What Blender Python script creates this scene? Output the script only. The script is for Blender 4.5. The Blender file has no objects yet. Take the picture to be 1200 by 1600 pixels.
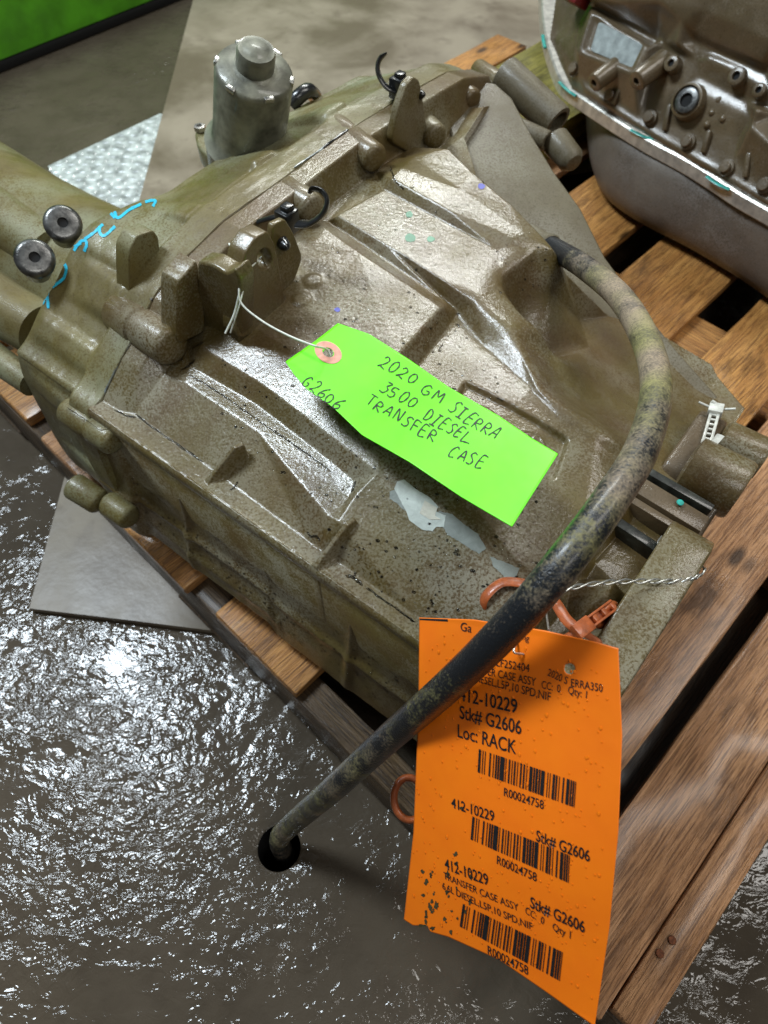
import bpy, bmesh, math, random
import numpy as np
from mathutils import Vector, Matrix
from mathutils.geometry import delaunay_2d_cdt
random.seed(5); np.random.seed(5)
SC = bpy.context.scene
COL = SC.collection

# ------------------------------------------------------------------ camera, light, exposure
F = 1100.0                      # focal length in pixels of the 1200 x 1600 photograph
PIT = math.radians(57.0); HC = 0.95
cam = bpy.data.cameras.new('camera'); cam_o = bpy.data.objects.new('camera', cam); COL.objects.link(cam_o)
cam_o.location = (0, 0, HC); cam_o.rotation_euler = (math.pi/2 - PIT, 0, 0)
cam.sensor_fit = 'VERTICAL'; cam.sensor_height = 36.0; cam.lens = 36.0*F/1600.0
cam.clip_start = 0.01; cam.clip_end = 60
cam.dof.use_dof = True; cam.dof.focus_distance = 0.61; cam.dof.aperture_fstop = 7.5
SC.camera = cam_o

world = bpy.data.worlds.new('World'); SC.world = world; world.use_nodes = True
bg = world.node_tree.nodes['Background']; bg.inputs[0].default_value = (0.92, 0.96, 0.94, 1); bg.inputs[1].default_value = 0.08

def area(name, loc, target, sx, sy, power, col=(1, 1, 1)):
    l = bpy.data.lights.new(name, 'AREA'); l.shape = 'RECTANGLE'; l.size = sx; l.size_y = sy
    l.energy = power; l.color = col
    o = bpy.data.objects.new(name, l); COL.objects.link(o); o.location = loc
    o.rotation_euler = (Vector(target)-Vector(loc)).to_track_quat('-Z', 'Y').to_euler()
    return o
area('ceiling_lamp', (-1.62, 1.30, 3.0), (-0.2, 0.4, 0.2), 0.58, 1.0, 104, (0.80, 0.91, 1.0))
area('ceiling_lamp', (0.25, 3.7, 3.0), (0.0, 0.6, 0.3), 1.7, 0.36, 96, (0.97, 1.0, 0.96))
area('ceiling_lamp', (1.7, 0.8, 3.0), (0.2, 0.5, 0.3), 0.5, 1.8, 32, (1.0, 0.97, 0.92))
area('ceiling_lamp', (0.9, -1.5, 2.9), (0.1, 0.6, 0.3), 1.4, 0.35, 19, (1.0, 0.99, 0.95))

SC.view_settings.view_transform = 'Standard'; SC.view_settings.look = 'None'
SC.view_settings.exposure = 0.0; SC.view_settings.gamma = 1.0; SC.view_settings.use_curve_mapping = False
SC.cycles.max_bounces = 6; SC.cycles.glossy_bounces = 3; SC.cycles.diffuse_bounces = 3
SC.cycles.caustics_reflective = False; SC.cycles.caustics_refractive = False; SC.cycles.sample_clamp_indirect = 4

# ------------------------------------------------------------------ measuring helpers
A = np.array
FW = A([0, math.cos(PIT), -math.sin(PIT)]); UP = A([0, math.sin(PIT), math.cos(PIT)]); RT = A([1., 0, 0])
C0 = A([0, 0, HC])
eU = A([.7935, -.6085, 0]); eV = A([.6085, .7935, 0]); eZ = A([0, 0, 1.])
def ray(px, py): return (px-600)*RT + (800-py)*UP + F*FW
def P(px, py, z):
    d = ray(px, py); return C0 + d*((z-HC)/d[2])
def PU(px, py, u):
    d = ray(px, py); return C0 + d*((u-C0@eU)/(d@eU))
def PV(px, py, v):
    d = ray(px, py); return C0 + d*((v-C0@eV)/(d@eV))
def PD(px, py, dep): return C0 + ray(px, py)/F*dep
def PP(px, py, O, N, h=0.0):
    d = ray(px, py); return C0 + d*(((O-C0)@N + h)/(d@N))
def W(u, v, z): return u*eU + v*eV + z*eZ
def uvz(p): return float(p@eU), float(p@eV), float(p[2])
def nrm(a): return a/np.linalg.norm(a)

# ------------------------------------------------------------------ object helpers
def root(name, label, cat, loc, group=None):
    o = bpy.data.objects.new(name, None); COL.objects.link(o); o.location = Vector(loc); o.empty_display_size = .05
    o['label'] = label; o['category'] = cat
    if group: o['group'] = group
    return o
def tag(o, label=None, cat=None, group=None, kind=None):
    if label: o['label'] = label
    if cat: o['category'] = cat
    if group: o['group'] = group
    if kind: o['kind'] = kind
    return o
def wloc(par):
    l = Vector((0, 0, 0))
    while par is not None: l = l+par.location; par = par.parent
    return l
def link(name, me, mat, parent=None, smooth=True, sharp=None, base=None):
    """me holds world coordinates; the object's origin goes to base (top level) or to its parent's origin"""
    o = bpy.data.objects.new(name, me); COL.objects.link(o)
    if mat: me.materials.clear(); me.materials.append(mat)
    off = wloc(parent) if parent else Vector(base if base is not None else (0, 0, 0))
    if off.length > 0: me.transform(Matrix.Translation(-off))
    if parent: o.parent = parent
    elif base is not None: o.location = Vector(base)
    if smooth:
        me.polygons.foreach_set('use_smooth', [True]*len(me.polygons))
        if sharp: me.set_sharp_from_angle(angle=math.radians(sharp))
    me.update()
    return o
def mesh(name, verts, faces):
    me = bpy.data.meshes.new(name); me.from_pydata([tuple(map(float, v)) for v in verts], [], faces); me.update(); return me
def fast_mesh(name, V, Q):
    V = np.asarray(V, np.float32); Q = np.asarray(Q, np.int32)
    me = bpy.data.meshes.new(name); k = Q.shape[1]
    me.vertices.add(len(V)); me.vertices.foreach_set('co', V.ravel())
    me.loops.add(Q.size); me.loops.foreach_set('vertex_index', Q.ravel())
    me.polygons.add(len(Q)); me.polygons.foreach_set('loop_start', np.arange(0, Q.size, k, dtype=np.int32))
    me.update(calc_edges=True); me.validate(); return me
def catmull(pts, n=8):
    p = [A(q, float) for q in pts]; p = [2*p[0]-p[1]] + p + [2*p[-1]-p[-2]]; out = []
    for i in range(1, len(p)-2):
        for k in range(n):
            t = k/n; a, b, c, d = p[i-1], p[i], p[i+1], p[i+2]
            out.append(.5*((2*b)+(c-a)*t+(2*a-5*b+4*c-d)*t*t+(3*b-a-3*c+d)*t**3))
    out.append(p[-2]); return out
def tube_mesh(name, pts, rad, seg=12, cap=True, flat=1.0, jitter=0.0, closed=False):
    pts = [A(q, float) for q in pts]; n = len(pts); V = []; Fs = []
    rad = [rad]*n if np.isscalar(rad) else list(rad)
    t0 = nrm(pts[1]-pts[0]); ref = A([0, 0, 1.]) if abs(t0[2]) < .9 else A([1., 0, 0])
    x = nrm(np.cross(ref, t0))
    for i in range(n):
        t = nrm(pts[min(i+1, n-1)]-pts[max(i-1, 0)]); x = nrm(x-t*(x@t)); y = np.cross(t, x)
        for k in range(seg):
            a = 2*math.pi*k/seg; r = rad[i]*(1+jitter*random.uniform(-1, 1))
            V.append(pts[i]+r*(math.cos(a)*x+flat*math.sin(a)*y))
    for i in range(n-1):
        for k in range(seg):
            Fs.append((i*seg+k, i*seg+(k+1) % seg, (i+1)*seg+(k+1) % seg, (i+1)*seg+k))
    if closed:
        i = n-1
        for k in range(seg): Fs.append((i*seg+k, i*seg+(k+1) % seg, (k+1) % seg, k))
    elif cap:
        Fs.append(tuple(range(seg))[::-1]); Fs.append(tuple((n-1)*seg+k for k in range(seg)))
    return mesh(name, V, Fs)
def tube(name, pts, rad, mat, parent=None, seg=12, sharp=50, base=None, **k):
    return link(name, tube_mesh(name, pts, rad, seg, **k), mat, parent, True, sharp, base)
def lathe(name, c, ax, prof, mat, parent=None, seg=40, sharp=40, base=None):
    """prof: list of (distance along ax from c, radius)"""
    c = A(c, float); ax = nrm(A(ax, float)); ref = A([0, 0, 1.]) if abs(ax[2]) < .9 else A([1., 0, 0])
    x = nrm(np.cross(ref, ax)); y = np.cross(ax, x); V = []; Fs = []
    for (d, r) in prof:
        for k in range(seg):
            a = 2*math.pi*k/seg; V.append(c+ax*d+max(r, 1e-5)*(math.cos(a)*x+math.sin(a)*y))
    for i in range(len(prof)-1):
        for k in range(seg): Fs.append((i*seg+k, i*seg+(k+1) % seg, (i+1)*seg+(k+1) % seg, (i+1)*seg+k))
    if prof[0][1] > 1e-4: Fs.append(tuple(range(seg))[::-1])
    if prof[-1][1] > 1e-4: Fs.append(tuple((len(prof)-1)*seg+k for k in range(seg)))
    return link(name, mesh(name, V, Fs), mat, parent, True, sharp, base)
def curve_to_mesh(cu):
    o = bpy.data.objects.new('tmp', cu); COL.objects.link(o)
    dg = bpy.context.evaluated_depsgraph_get(); dg.update()
    me = bpy.data.meshes.new_from_object(o.evaluated_get(dg)); bpy.data.objects.remove(o); bpy.data.curves.remove(cu)
    return me
def frame_m(O, X, Y, Zd):
    m = Matrix.Identity(4)
    for i, a in enumerate((X, Y, Zd)):
        for j in range(3): m[j][i] = a[j]
    for j in range(3): m[j][3] = O[j]
    return m
def plate(name, outline, N, th, mat, parent=None, bev=.003, holes=(), both=False, sharp=35, base=None):
    """bevelled plate: outline = 3-D points in one plane; body goes from that plane by th along -N"""
    N = nrm(A(N, float)); pts = [A(p, float) for p in outline]; O = pts[0]
    X = nrm((pts[1]-O)-N*((pts[1]-O)@N)); Y = np.cross(N, X)
    cu = bpy.data.curves.new('c', 'CURVE'); cu.dimensions = '2D'; cu.fill_mode = 'BOTH'
    cen = sum(pts)/len(pts)
    for ring, hole in [(pts, False)]+[(h, True) for h in holes]:
        ring = [A(q, float) for q in ring]
        s = cu.splines.new('POLY'); s.points.add(len(ring)-1); s.use_cyclic_u = True
        cc = sum(ring)/len(ring)
        for i, q in enumerate(ring):
            q = q-O; s.points[i].co = (float(q@X), float(q@Y), 0, 1)
    cu.extrude = max(th/2-bev, 1e-4); cu.bevel_depth = bev; cu.bevel_resolution = 2; cu.offset = -bev
    me = curve_to_mesh(cu)
    me.transform(frame_m(O-N*th/2, X, Y, N))
    return link(name, me, mat, parent, True, sharp, base)
def rounded(pts, n=5, f=.35):
    """round the corners of a polygon of 3-D points"""
    pts = [A(p, float) for p in pts]; out = []; m = len(pts)
    for i in range(m):
        a, b, c = pts[i-1], pts[i], pts[(i+1) % m]; p = b+(a-b)*f; q = b+(c-b)*f
        for k in range(n+1):
            t = k/n; out.append((1-t)**2*p+2*t*(1-t)*b+t*t*q)
    return out
def box_mesh(name, O, X, Y, Zd, lo, hi, bev=0.0, cuts=0, rough=0.0):
    """box in a frame, from lo to hi, bevelled; cuts along X; rough = uneven surface"""
    bm = bmesh.new(); bmesh.ops.create_cube(bm, size=1.0)
    lo = A(lo, float); hi = A(hi, float)
    for v in bm.verts:
        for j in range(3): v.co[j] = (lo[j]+hi[j])/2+v.co[j]*(hi[j]-lo[j])
    if cuts:
        es = [e for e in bm.edges if abs(e.verts[0].co.x-e.verts[1].co.x) > 1e-6]
        bmesh.ops.subdivide_edges(bm, edges=es, cuts=cuts)
    if bev: 
        bmesh.ops.bevel(bm, geom=[e for e in bm.edges if len(e.link_faces) == 2 and e.calc_face_angle(0) > .5], offset=bev, segments=2, affect='EDGES', profile=.5)
    if rough:
        for v in bm.verts:
            v.co += Vector((random.uniform(-1, 1), random.uniform(-1, 1), random.uniform(-1, 1)))*rough
    me = bpy.data.meshes.new(name); bm.to_mesh(me); bm.free(); me.transform(frame_m(O, X, Y, Zd)); return me
def box(name, O, X, Y, Zd, lo, hi, mat, parent=None, bev=.002, cuts=0, rough=0.0, sharp=35, base=None):
    return link(name, box_mesh(name, O, X, Y, Zd, lo, hi, bev, cuts, rough), mat, parent, True, sharp, base)

# ------------------------------------------------------------------ relief: creased height field from measured break lines
def relief_grid(lines, lo, hi, step, blur):
    vs = []; zs = []; es = []; segs = []
    for ln in lines:
        i0 = len(vs)
        for (a, b, h) in ln: vs.append(Vector((a, b))); zs.append(h)
        for i in range(i0, len(vs)-1): es.append((i, i+1)); segs.append((i, i+1))
    for c in ((lo[0], lo[1]), (hi[0], lo[1]), (hi[0], hi[1]), (lo[0], hi[1])):
        d = [(v-Vector(c)).length for v in vs[:len(zs)]]; k = int(np.argmin(d)); vs.append(Vector((c[0]+(c[0]-0)*1e-6, c[1]))); zs.append(zs[k])
    ov, oe, of, orig, _, _ = delaunay_2d_cdt(vs, es, [], 0, 1e-5)
    V = A([[v.x, v.y] for v in ov]); Z = np.zeros(len(ov))
    S0 = A([[vs[a].x, vs[a].y] for a, b in segs]); S1 = A([[vs[b].x, vs[b].y] for a, b in segs])
    for i in range(len(ov)):
        if orig[i]: Z[i] = zs[orig[i][0]]
        else:
            d = S1-S0; t = np.clip(((V[i]-S0)*d).sum(1)/np.maximum((d*d).sum(1), 1e-12), 0, 1)
            q = S0+d*t[:, None]; k = int(np.argmin(((q-V[i])**2).sum(1))); Z[i] = zs[segs[k][0]]*(1-t[k])+zs[segs[k][1]]*t[k]
    nx = int(round((hi[0]-lo[0])/step))+1; ny = int(round((hi[1]-lo[1])/step))+1
    G = np.full((ny, nx), np.nan); xs = lo[0]+np.arange(nx)*step; ys = lo[1]+np.arange(ny)*step
    for f in of:
        for k in range(1, len(f)-1):
            i, j, l = f[0], f[k], f[k+1]; a, b, c = V[i], V[j], V[l]
            den = (b[1]-c[1])*(a[0]-c[0])+(c[0]-b[0])*(a[1]-c[1])
            if abs(den) < 1e-14: continue
            x0 = max(int((min(a[0], b[0], c[0])-lo[0])/step), 0); x1 = min(int((max(a[0], b[0], c[0])-lo[0])/step)+1, nx-1)
            y0 = max(int((min(a[1], b[1], c[1])-lo[1])/step), 0); y1 = min(int((max(a[1], b[1], c[1])-lo[1])/step)+1, ny-1)
            if x1 < x0 or y1 < y0: continue
            X, Y = np.meshgrid(xs[x0:x1+1], ys[y0:y1+1])
            w0 = ((b[1]-c[1])*(X-c[0])+(c[0]-b[0])*(Y-c[1]))/den; w1 = ((c[1]-a[1])*(X-c[0])+(a[0]-c[0])*(Y-c[1]))/den; w2 = 1-w0-w1
            m = (w0 > -1e-4) & (w1 > -1e-4) & (w2 > -1e-4)
            sub = G[y0:y1+1, x0:x1+1]; sub[m] = (w0*Z[i]+w1*Z[j]+w2*Z[l])[m]
    if np.isnan(G).any(): G[np.isnan(G)] = np.nanmin(G)
    return xs, ys, gblur(G, blur/step)
def gblur(G, s):
    if s <= 0: return G
    r = int(3*s)+1; k = np.exp(-.5*(np.arange(-r, r+1)/s)**2); k /= k.sum()
    for ax in (0, 1):
        Gp = np.pad(G, [(r, r) if i == ax else (0, 0) for i in (0, 1)], mode='edge')
        G = sum(k[i]*(Gp[i:i+G.shape[0], :] if ax == 0 else Gp[:, i:i+G.shape[1]]) for i in range(2*r+1))
    return G
def vnoise(shape, cell, seed):
    """smooth value noise with the given cell size in samples"""
    rs = np.random.RandomState(seed); ny, nx = shape
    g = rs.rand(int(ny/cell)+3, int(nx/cell)+3)
    y = np.arange(ny)/cell; x = np.arange(nx)/cell; yi = y.astype(int); xi = x.astype(int)
    fy = (y-yi)[:, None]; fx = (x-xi)[None, :]; fy = fy*fy*(3-2*fy); fx = fx*fx*(3-2*fx)
    a = g[yi][:, xi]; b = g[yi][:, xi+1]; c = g[yi+1][:, xi]; d = g[yi+1][:, xi+1]
    return (a*(1-fx)+b*fx)*(1-fy)+(c*(1-fx)+d*fx)*fy-.5
def inside(poly, X, Y):
    r = np.zeros(X.shape, bool); n = len(poly)
    for i in range(n):
        x0, y0 = poly[i-1]; x1, y1 = poly[i]
        if y0 == y1: continue
        c = ((y0 > Y) != (y1 > Y)) & (X < (x1-x0)*(Y-y0)/(y1-y0)+x0); r ^= c
    return r
def relief_mesh(name, xs, ys, G, to_world, mask=None, skirt=None):
    ny, nx = G.shape; X, Y = np.meshgrid(xs, ys)
    V = to_world(X.ravel(), Y.ravel(), G.ravel())
    idx = np.arange(ny*nx).reshape(ny, nx)
    Q = np.stack([idx[:-1, :-1], idx[:-1, 1:], idx[1:, 1:], idx[1:, :-1]], -1)
    if mask is not None:
        ok = mask[:-1, :-1] & mask[:-1, 1:] & mask[1:, 1:] & mask[1:, :-1]
    else: ok = np.ones(Q.shape[:2], bool)
    Qk = Q[ok]
    if skirt is not None:
        pad = np.pad(ok, 1); c = pad[1:-1, 1:-1]; ex = []
        for (sl, a, b) in ((pad[:-2, 1:-1], 0, 1), (pad[1:-1, 2:], 1, 2), (pad[2:, 1:-1], 2, 3), (pad[1:-1, :-2], 3, 0)):
            m = c & ~sl; q = Q[m]; ex.append(np.stack([q[:, b], q[:, a]], -1))
        ex = np.concatenate(ex); uq, inv = np.unique(ex, return_inverse=True); inv = inv.reshape(ex.shape)
        low = to_world(X.ravel()[uq], Y.ravel()[uq], np.minimum(G.ravel()[uq], skirt)); b0 = len(V); V = np.concatenate([V, low])
        Qk = np.concatenate([Qk, np.stack([ex[:, 0], ex[:, 1], b0+inv[:, 1], b0+inv[:, 0]], -1)])
    used, inv = np.unique(Qk, return_inverse=True)
    return fast_mesh(name, V[used], inv.reshape(Qk.shape))

# ------------------------------------------------------------------ materials
class NT:
    def __init__(s, name):
        s.m = bpy.data.materials.new(name); s.m.use_nodes = True; s.t = s.m.node_tree; s.n = s.t.nodes
        s.b = s.n['Principled BSDF']; s.c = s.n.new('ShaderNodeTexCoord').outputs['Object']
    def set(s, **k):
        names = dict(col='Base Color', rough='Roughness', metal='Metallic', spec='Specular IOR Level', coat='Coat Weight', crough='Coat Roughness', norm='Normal', cnorm='Coat Normal', trans='Transmission Weight', alpha='Alpha', ior='IOR', sheen='Sheen Weight', sub='Subsurface Weight')
        for a, v in k.items():
            i = s.b.inputs[names[a]]
            if isinstance(v, bpy.types.NodeSocket): s.t.links.new(v, i)
            elif a == 'col': i.default_value = (*v, 1)
            else: i.default_value = v
        return s
    def _in(s, sock, v):
        if isinstance(v, bpy.types.NodeSocket): s.t.links.new(v, sock)
        elif isinstance(v, tuple) and len(v) == 3 and sock.type == 'RGBA': sock.default_value = (*v, 1)
        else: sock.default_value = v
    def map(s, scale=(1, 1, 1), rot=(0, 0, 0), vec=None):
        n = s.n.new('ShaderNodeMapping'); s.t.links.new(vec or s.c, n.inputs[0]); n.inputs['Scale'].default_value = scale; n.inputs['Rotation'].default_value = rot; return n.outputs[0]
    def noise(s, scale, det=3, rough=.55, dist=0, vec=None):
        n = s.n.new('ShaderNodeTexNoise'); s.t.links.new(vec or s.c, n.inputs['Vector']); n.inputs['Scale'].default_value = scale
        n.inputs['Detail'].default_value = det; n.inputs['Roughness'].default_value = rough; n.inputs['Distortion'].default_value = dist; return n.outputs[0]
    def vor(s, scale, vec=None, feat='F1', rnd=1):
        n = s.n.new('ShaderNodeTexVoronoi'); n.feature = feat; s.t.links.new(vec or s.c, n.inputs['Vector']); n.inputs['Scale'].default_value = scale; n.inputs['Randomness'].default_value = rnd; return n.outputs['Distance']
    def ramp(s, f, stops):
        n = s.n.new('ShaderNodeValToRGB'); s.t.links.new(f, n.inputs[0]); e = n.color_ramp.elements
        while len(e) < len(stops): e.new(.5)
        for i, (p, c) in enumerate(stops): e[i].position = p; e[i].color = (c, c, c, 1) if np.isscalar(c) else (*c, 1)
        return n.outputs[0]
    def mix(s, f, a, b, mode='MIX'):
        n = s.n.new('ShaderNodeMix'); n.data_type = 'RGBA'; n.blend_type = mode; s._in(n.inputs[0], f); s._in(n.inputs[6], a); s._in(n.inputs[7], b); return n.outputs[2]
    def math(s, op, a, b=0.0):
        n = s.n.new('ShaderNodeMath'); n.operation = op; s._in(n.inputs[0], a); s._in(n.inputs[1], b); return n.outputs[0]
    def bump(s, h, dist, strength=1.0, norm=None):
        n = s.n.new('ShaderNodeBump'); s._in(n.inputs['Height'], h); n.inputs['Distance'].default_value = dist; n.inputs['Strength'].default_value = strength
        if norm: s.t.links.new(norm, n.inputs['Normal'])
        return n.outputs[0]
    def attr(s, name):
        n = s.n.new('ShaderNodeAttribute'); n.attribute_name = name; return n.outputs['Fac']
    def sep(s, vec=None):
        n = s.n.new('ShaderNodeSeparateXYZ'); s.t.links.new(vec or s.c, n.inputs[0]); return n.outputs

def m_cast(name, dirt=(.118, .086, .021), dirt2=(.098, .058, .017), bare=(.30, .285, .21), bal=.5, metal=.06, rough=.50, coat=.80):
    """oily cast aluminium: olive-brown film, bare greyer patches, specks, fine sand-cast grain, wet"""
    t = NT(name)
    big = t.noise(11, 4, .6); mid = t.noise(48, 4, .65); fine = t.noise(420, 2, .6); grain = t.noise(1100, 2, .6)
    f1 = t.ramp(big, [(.36, 0), (.64, 1)]); col = t.mix(f1, dirt, dirt2)
    f2 = t.ramp(t.math('ADD', t.math('ADD', t.math('MULTIPLY', mid, .24), t.math('MULTIPLY', fine, .48)), t.math('MULTIPLY', t.noise(13, 3), .28)), [(bal-.03, 0), (bal+.06, 1)])
    f2b = t.math('MULTIPLY', f2, t.ramp(t.noise(6.5, 2), [(.38, .04), (.66, .62)]))
    col = t.mix(f2b, col, bare)
    spk = t.ramp(fine, [(.34, 1), (.43, 0)]); col = t.mix(t.math('MULTIPLY', spk, .42), col, (.050, .034, .014))
    dots = t.ramp(t.vor(230), [(.05, 1), (.10, 0)]); dm = t.math('MULTIPLY', dots, t.ramp(t.noise(20, 2), [(.52, 0), (.6, .9)]))
    col = t.mix(dm, col, (.03, .025, .016))
    b1 = t.bump(grain, .00022, 1.0); b2 = t.bump(mid, .0008, .4, b1); b3 = t.bump(fine, .00045, .6, b2)
    cb = t.bump(t.noise(430, 3, .65), .00030, 1.0)
    r = t.ramp(mid, [(.3, rough-.12), (.7, rough+.14)])
    wet = t.ramp(t.noise(9, 3), [(.36, coat*.35), (.58, coat)])
    t.set(col=col, rough=r, metal=metal, norm=b3, coat=wet, crough=.07, cnorm=cb)
    return t.m
def m_simple(name, col, rough=.5, metal=0, coat=0, var=.12, scale=60, bump=.0003, bscale=400):
    t = NT(name); n = t.noise(scale, 3)
    d = tuple(c*(1-var*2) for c in col); l = tuple(min(c*(1+var), 1) for c in col)
    t.set(col=t.mix(t.ramp(n, [(.3, 0), (.7, 1)]), d, l), rough=rough, metal=metal, coat=coat, crough=.1)
    if bump: t.set(norm=t.bump(t.noise(bscale, 2), bump))
    return t.m
MAT = {}
MAT['cast'] = m_cast('oily_cast_aluminium')
MAT['castR'] = m_cast('oily_cast_aluminium_rear', dirt=(.150, .118, .032), dirt2=(.108, .080, .023), bare=(.27, .295, .20), bal=.47, coat=.35, rough=.5)
MAT['castB'] = m_cast('brown_oily_cast', dirt=(.135, .092, .045), dirt2=(.075, .050, .026), bare=(.26, .22, .17), bal=.56, coat=.8)
MAT['castG'] = m_cast('grey_cast_plate', dirt=(.125, .105, .060), dirt2=(.088, .068, .036), bare=(.24, .225, .175), bal=.48, coat=.25, rough=.5)
MAT['trans'] = m_cast('gearbox_cast', dirt=(.150, .110, .060), dirt2=(.100, .072, .040), bare=(.25, .21, .16), bal=.56, coat=.95, rough=.36)
MAT['pan'] = m_cast('gearbox_pan', dirt=(.165, .140, .115), dirt2=(.115, .095, .078), bare=(.25, .23, .21), bal=.52, coat=.12, rough=.55)
MAT['rail'] = m_simple('bare_rail', (.62, .60, .54), .34, .6, .3, .18, 70)
MAT['motor'] = m_simple('motor_can', (.20, .20, .15), .45, .12, .25, .35, 34)
MAT['bare'] = m_simple('bare_steel', (.40, .39, .36), .34, .8, .2, .2, 90)
MAT['grom'] = m_simple('grommet_steel', (.16, .16, .155), .36, .75, .2, .35, 110)
MAT['seal'] = m_simple('black_sealant', (.012, .013, .016), .25, 0, .5, .3, 200)
MAT['black'] = m_simple('black_plastic', (.010, .011, .012), .28, 0, .4, .3, 120, .0002)
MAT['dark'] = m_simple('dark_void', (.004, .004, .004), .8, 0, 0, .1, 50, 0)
MAT['rubberdk'] = m_simple('dark_gasket', (.022, .025, .020), .4, 0, .4, .4, 120)
MAT['teal'] = m_simple('teal_paint', (.02, .36, .30), .4, 0, .3, .2, 200)
MAT['blueink'] = m_simple('blue_marker', (.03, .50, .72), .45, 0, .1, .15, 300)
MAT['violet'] = m_simple('violet_marker', (.10, .09, .62), .5, 0, 0, .2, 300)
MAT['green_tag'] = None
MAT['ink'] = m_simple('black_ink', (.012, .012, .014), .5, 0, 0, .2, 300, 0)
MAT['wire'] = m_simple('galvanised_wire', (.62, .62, .58), .30, .85, 0, .15, 300, 0)
MAT['string'] = m_simple('white_string', (.74, .76, .68), .7, 0, 0, .1, 600)
MAT['whitetie'] = m_simple('white_nylon', (.60, .60, .54), .4, 0, .2, .15, 150)
MAT['orangetie'] = m_simple('orange_nylon', (.42, .105, .030), .38, 0, .25, .18, 150)
MAT['greenpaint'] = m_simple('green_paint', (.13, .55, .020), .38, 0, .3, .16, 14, .0006, 60)
def m_card(name, col, dark, stains):
    t = NT(name); n = t.noise(30, 3); c = t.mix(t.ramp(n, [(.35, 0), (.75, 1)]), col, dark)
    st = t.ramp(t.noise(16, 4, .65), [(.70, 0), (.76, stains)]); c = t.mix(st, c, tuple(x*.45 for x in dark))
    t.set(col=c, rough=.45, norm=t.bump(t.noise(24, 2), .0008), coat=.12, crough=.2); return t.m
MAT['green_tag'] = m_card('fluorescent_green_card', (.17, .93, .006), (.14, .80, .006), .25)
MAT['orange_tag'] = m_card('orange_card', (1.0, .215, .004), (.95, .185, .004), .45)
MAT['pink'] = m_simple('pink_patch', (.70, .33, .24), .6, 0, 0, .12, 200)
def m_wood(name, a, b, dark, wet=.35, ang=46.0):
    t = NT(name); base = t.map((1, 1, 1), (0, 0, -math.radians(ang))); v = t.map((2.4, 40, 40), vec=base)
    w = t.noise(1.3, 6, .65, 1.6, v); f = t.noise(6, 4, .65, .4, t.map((3, 80, 80), vec=base))
    col = t.mix(t.ramp(w, [(.36, 0), (.62, 1)]), a, b); col = t.mix(t.ramp(f, [(.48, 0), (.60, .9)]), col, dark)
    sp = t.ramp(t.noise(13, 4, .65, .3, t.map((.6, 1.6, 1.6), vec=base)), [(.54, 0), (.70, .85)]); col = t.mix(sp, col, tuple(x*.5 for x in dark))
    kn = t.ramp(t.vor(6.0, t.map((1.0, 2.4, 2.4), vec=base)), [(.07, .9), (.16, 0)]); col = t.mix(kn, col, (.040, .018, .007))
    t.set(col=col, rough=t.ramp(t.noise(14, 3), [(.35, .28), (.65, .62)]), coat=wet, crough=.18, norm=t.bump(t.math('ADD', t.math('MULTIPLY', w, .6), f), .0032, 1.0)); return t.m
MAT['wood'] = m_wood('wet_pallet_wood', (.66, .33, .095), (.44, .195, .054), (.19, .084, .027))
MAT['woodx'] = m_wood('wet_pallet_wood_cross', (.66, .33, .095), (.44, .195, .054), (.19, .084, .027), ang=-44.0)
MAT['wood2'] = m_wood('pale_pallet_wood', (.64, .345, .165), (.44, .215, .092), (.21, .098, .042), .30)
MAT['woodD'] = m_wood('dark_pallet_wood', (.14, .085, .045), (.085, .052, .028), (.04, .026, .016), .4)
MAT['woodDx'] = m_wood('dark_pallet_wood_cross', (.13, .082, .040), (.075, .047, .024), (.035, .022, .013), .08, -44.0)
MAT['woodG'] = m_wood('green_mould_wood', (.34, .30, .060), (.22, .20, .04), (.10, .085, .022), .25)
def m_floor():
    t = NT('wet_concrete'); big = t.noise(2.3, 4, .6); md = t.noise(14, 4, .6)
    col = t.mix(t.ramp(big, [(.35, 0), (.65, 1)]), (.062, .048, .032), (.090, .071, .050)); col = t.mix(t.ramp(md, [(.45, 0), (.75, .5)]), col, (.034, .025, .016))
    rip = t.noise(46, 3, .58, .8, t.map((1, 1.35, 1), (0, 0, .6))); rip2 = t.noise(95, 2, .5, .3); lo = t.noise(8, 2)
    h = t.math('ADD', t.math('MULTIPLY', rip, 1.0), t.math('MULTIPLY', rip2, .30))
    h = t.math('MULTIPLY', h, t.ramp(t.noise(5.5, 3, .6, .5), [(.38, .25), (.60, 1.35)]))
    n = t.bump(h, .0031, 1.0); n = t.bump(lo, .006, .5, n)
    t.set(col=col, rough=.7, spec=.1, norm=n, coat=.80, crough=.075, cnorm=n); return t.m
MAT['floor'] = m_floor()
def m_sheet():
    t = NT('stained_sheet'); n = t.noise(3.6, 5, .55, .4); m2 = t.noise(28, 3)
    col = t.mix(t.ramp(n, [(.36, 0), (.60, 1)]), (.130, .100, .068), (.27, .228, .165)); col = t.mix(t.ramp(t.math('ADD', t.math('MULTIPLY', m2, .5), t.math('MULTIPLY', t.noise(9, 4, .6), .5)), [(.54, 0), (.66, .55)]), col, (.11, .082, .054))
    t.set(col=col, rough=t.ramp(n, [(.4, .40), (.6, .62)]), coat=.08, crough=.25, norm=t.bump(m2, .0012)); return t.m
MAT['sheet'] = m_sheet()
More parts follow.
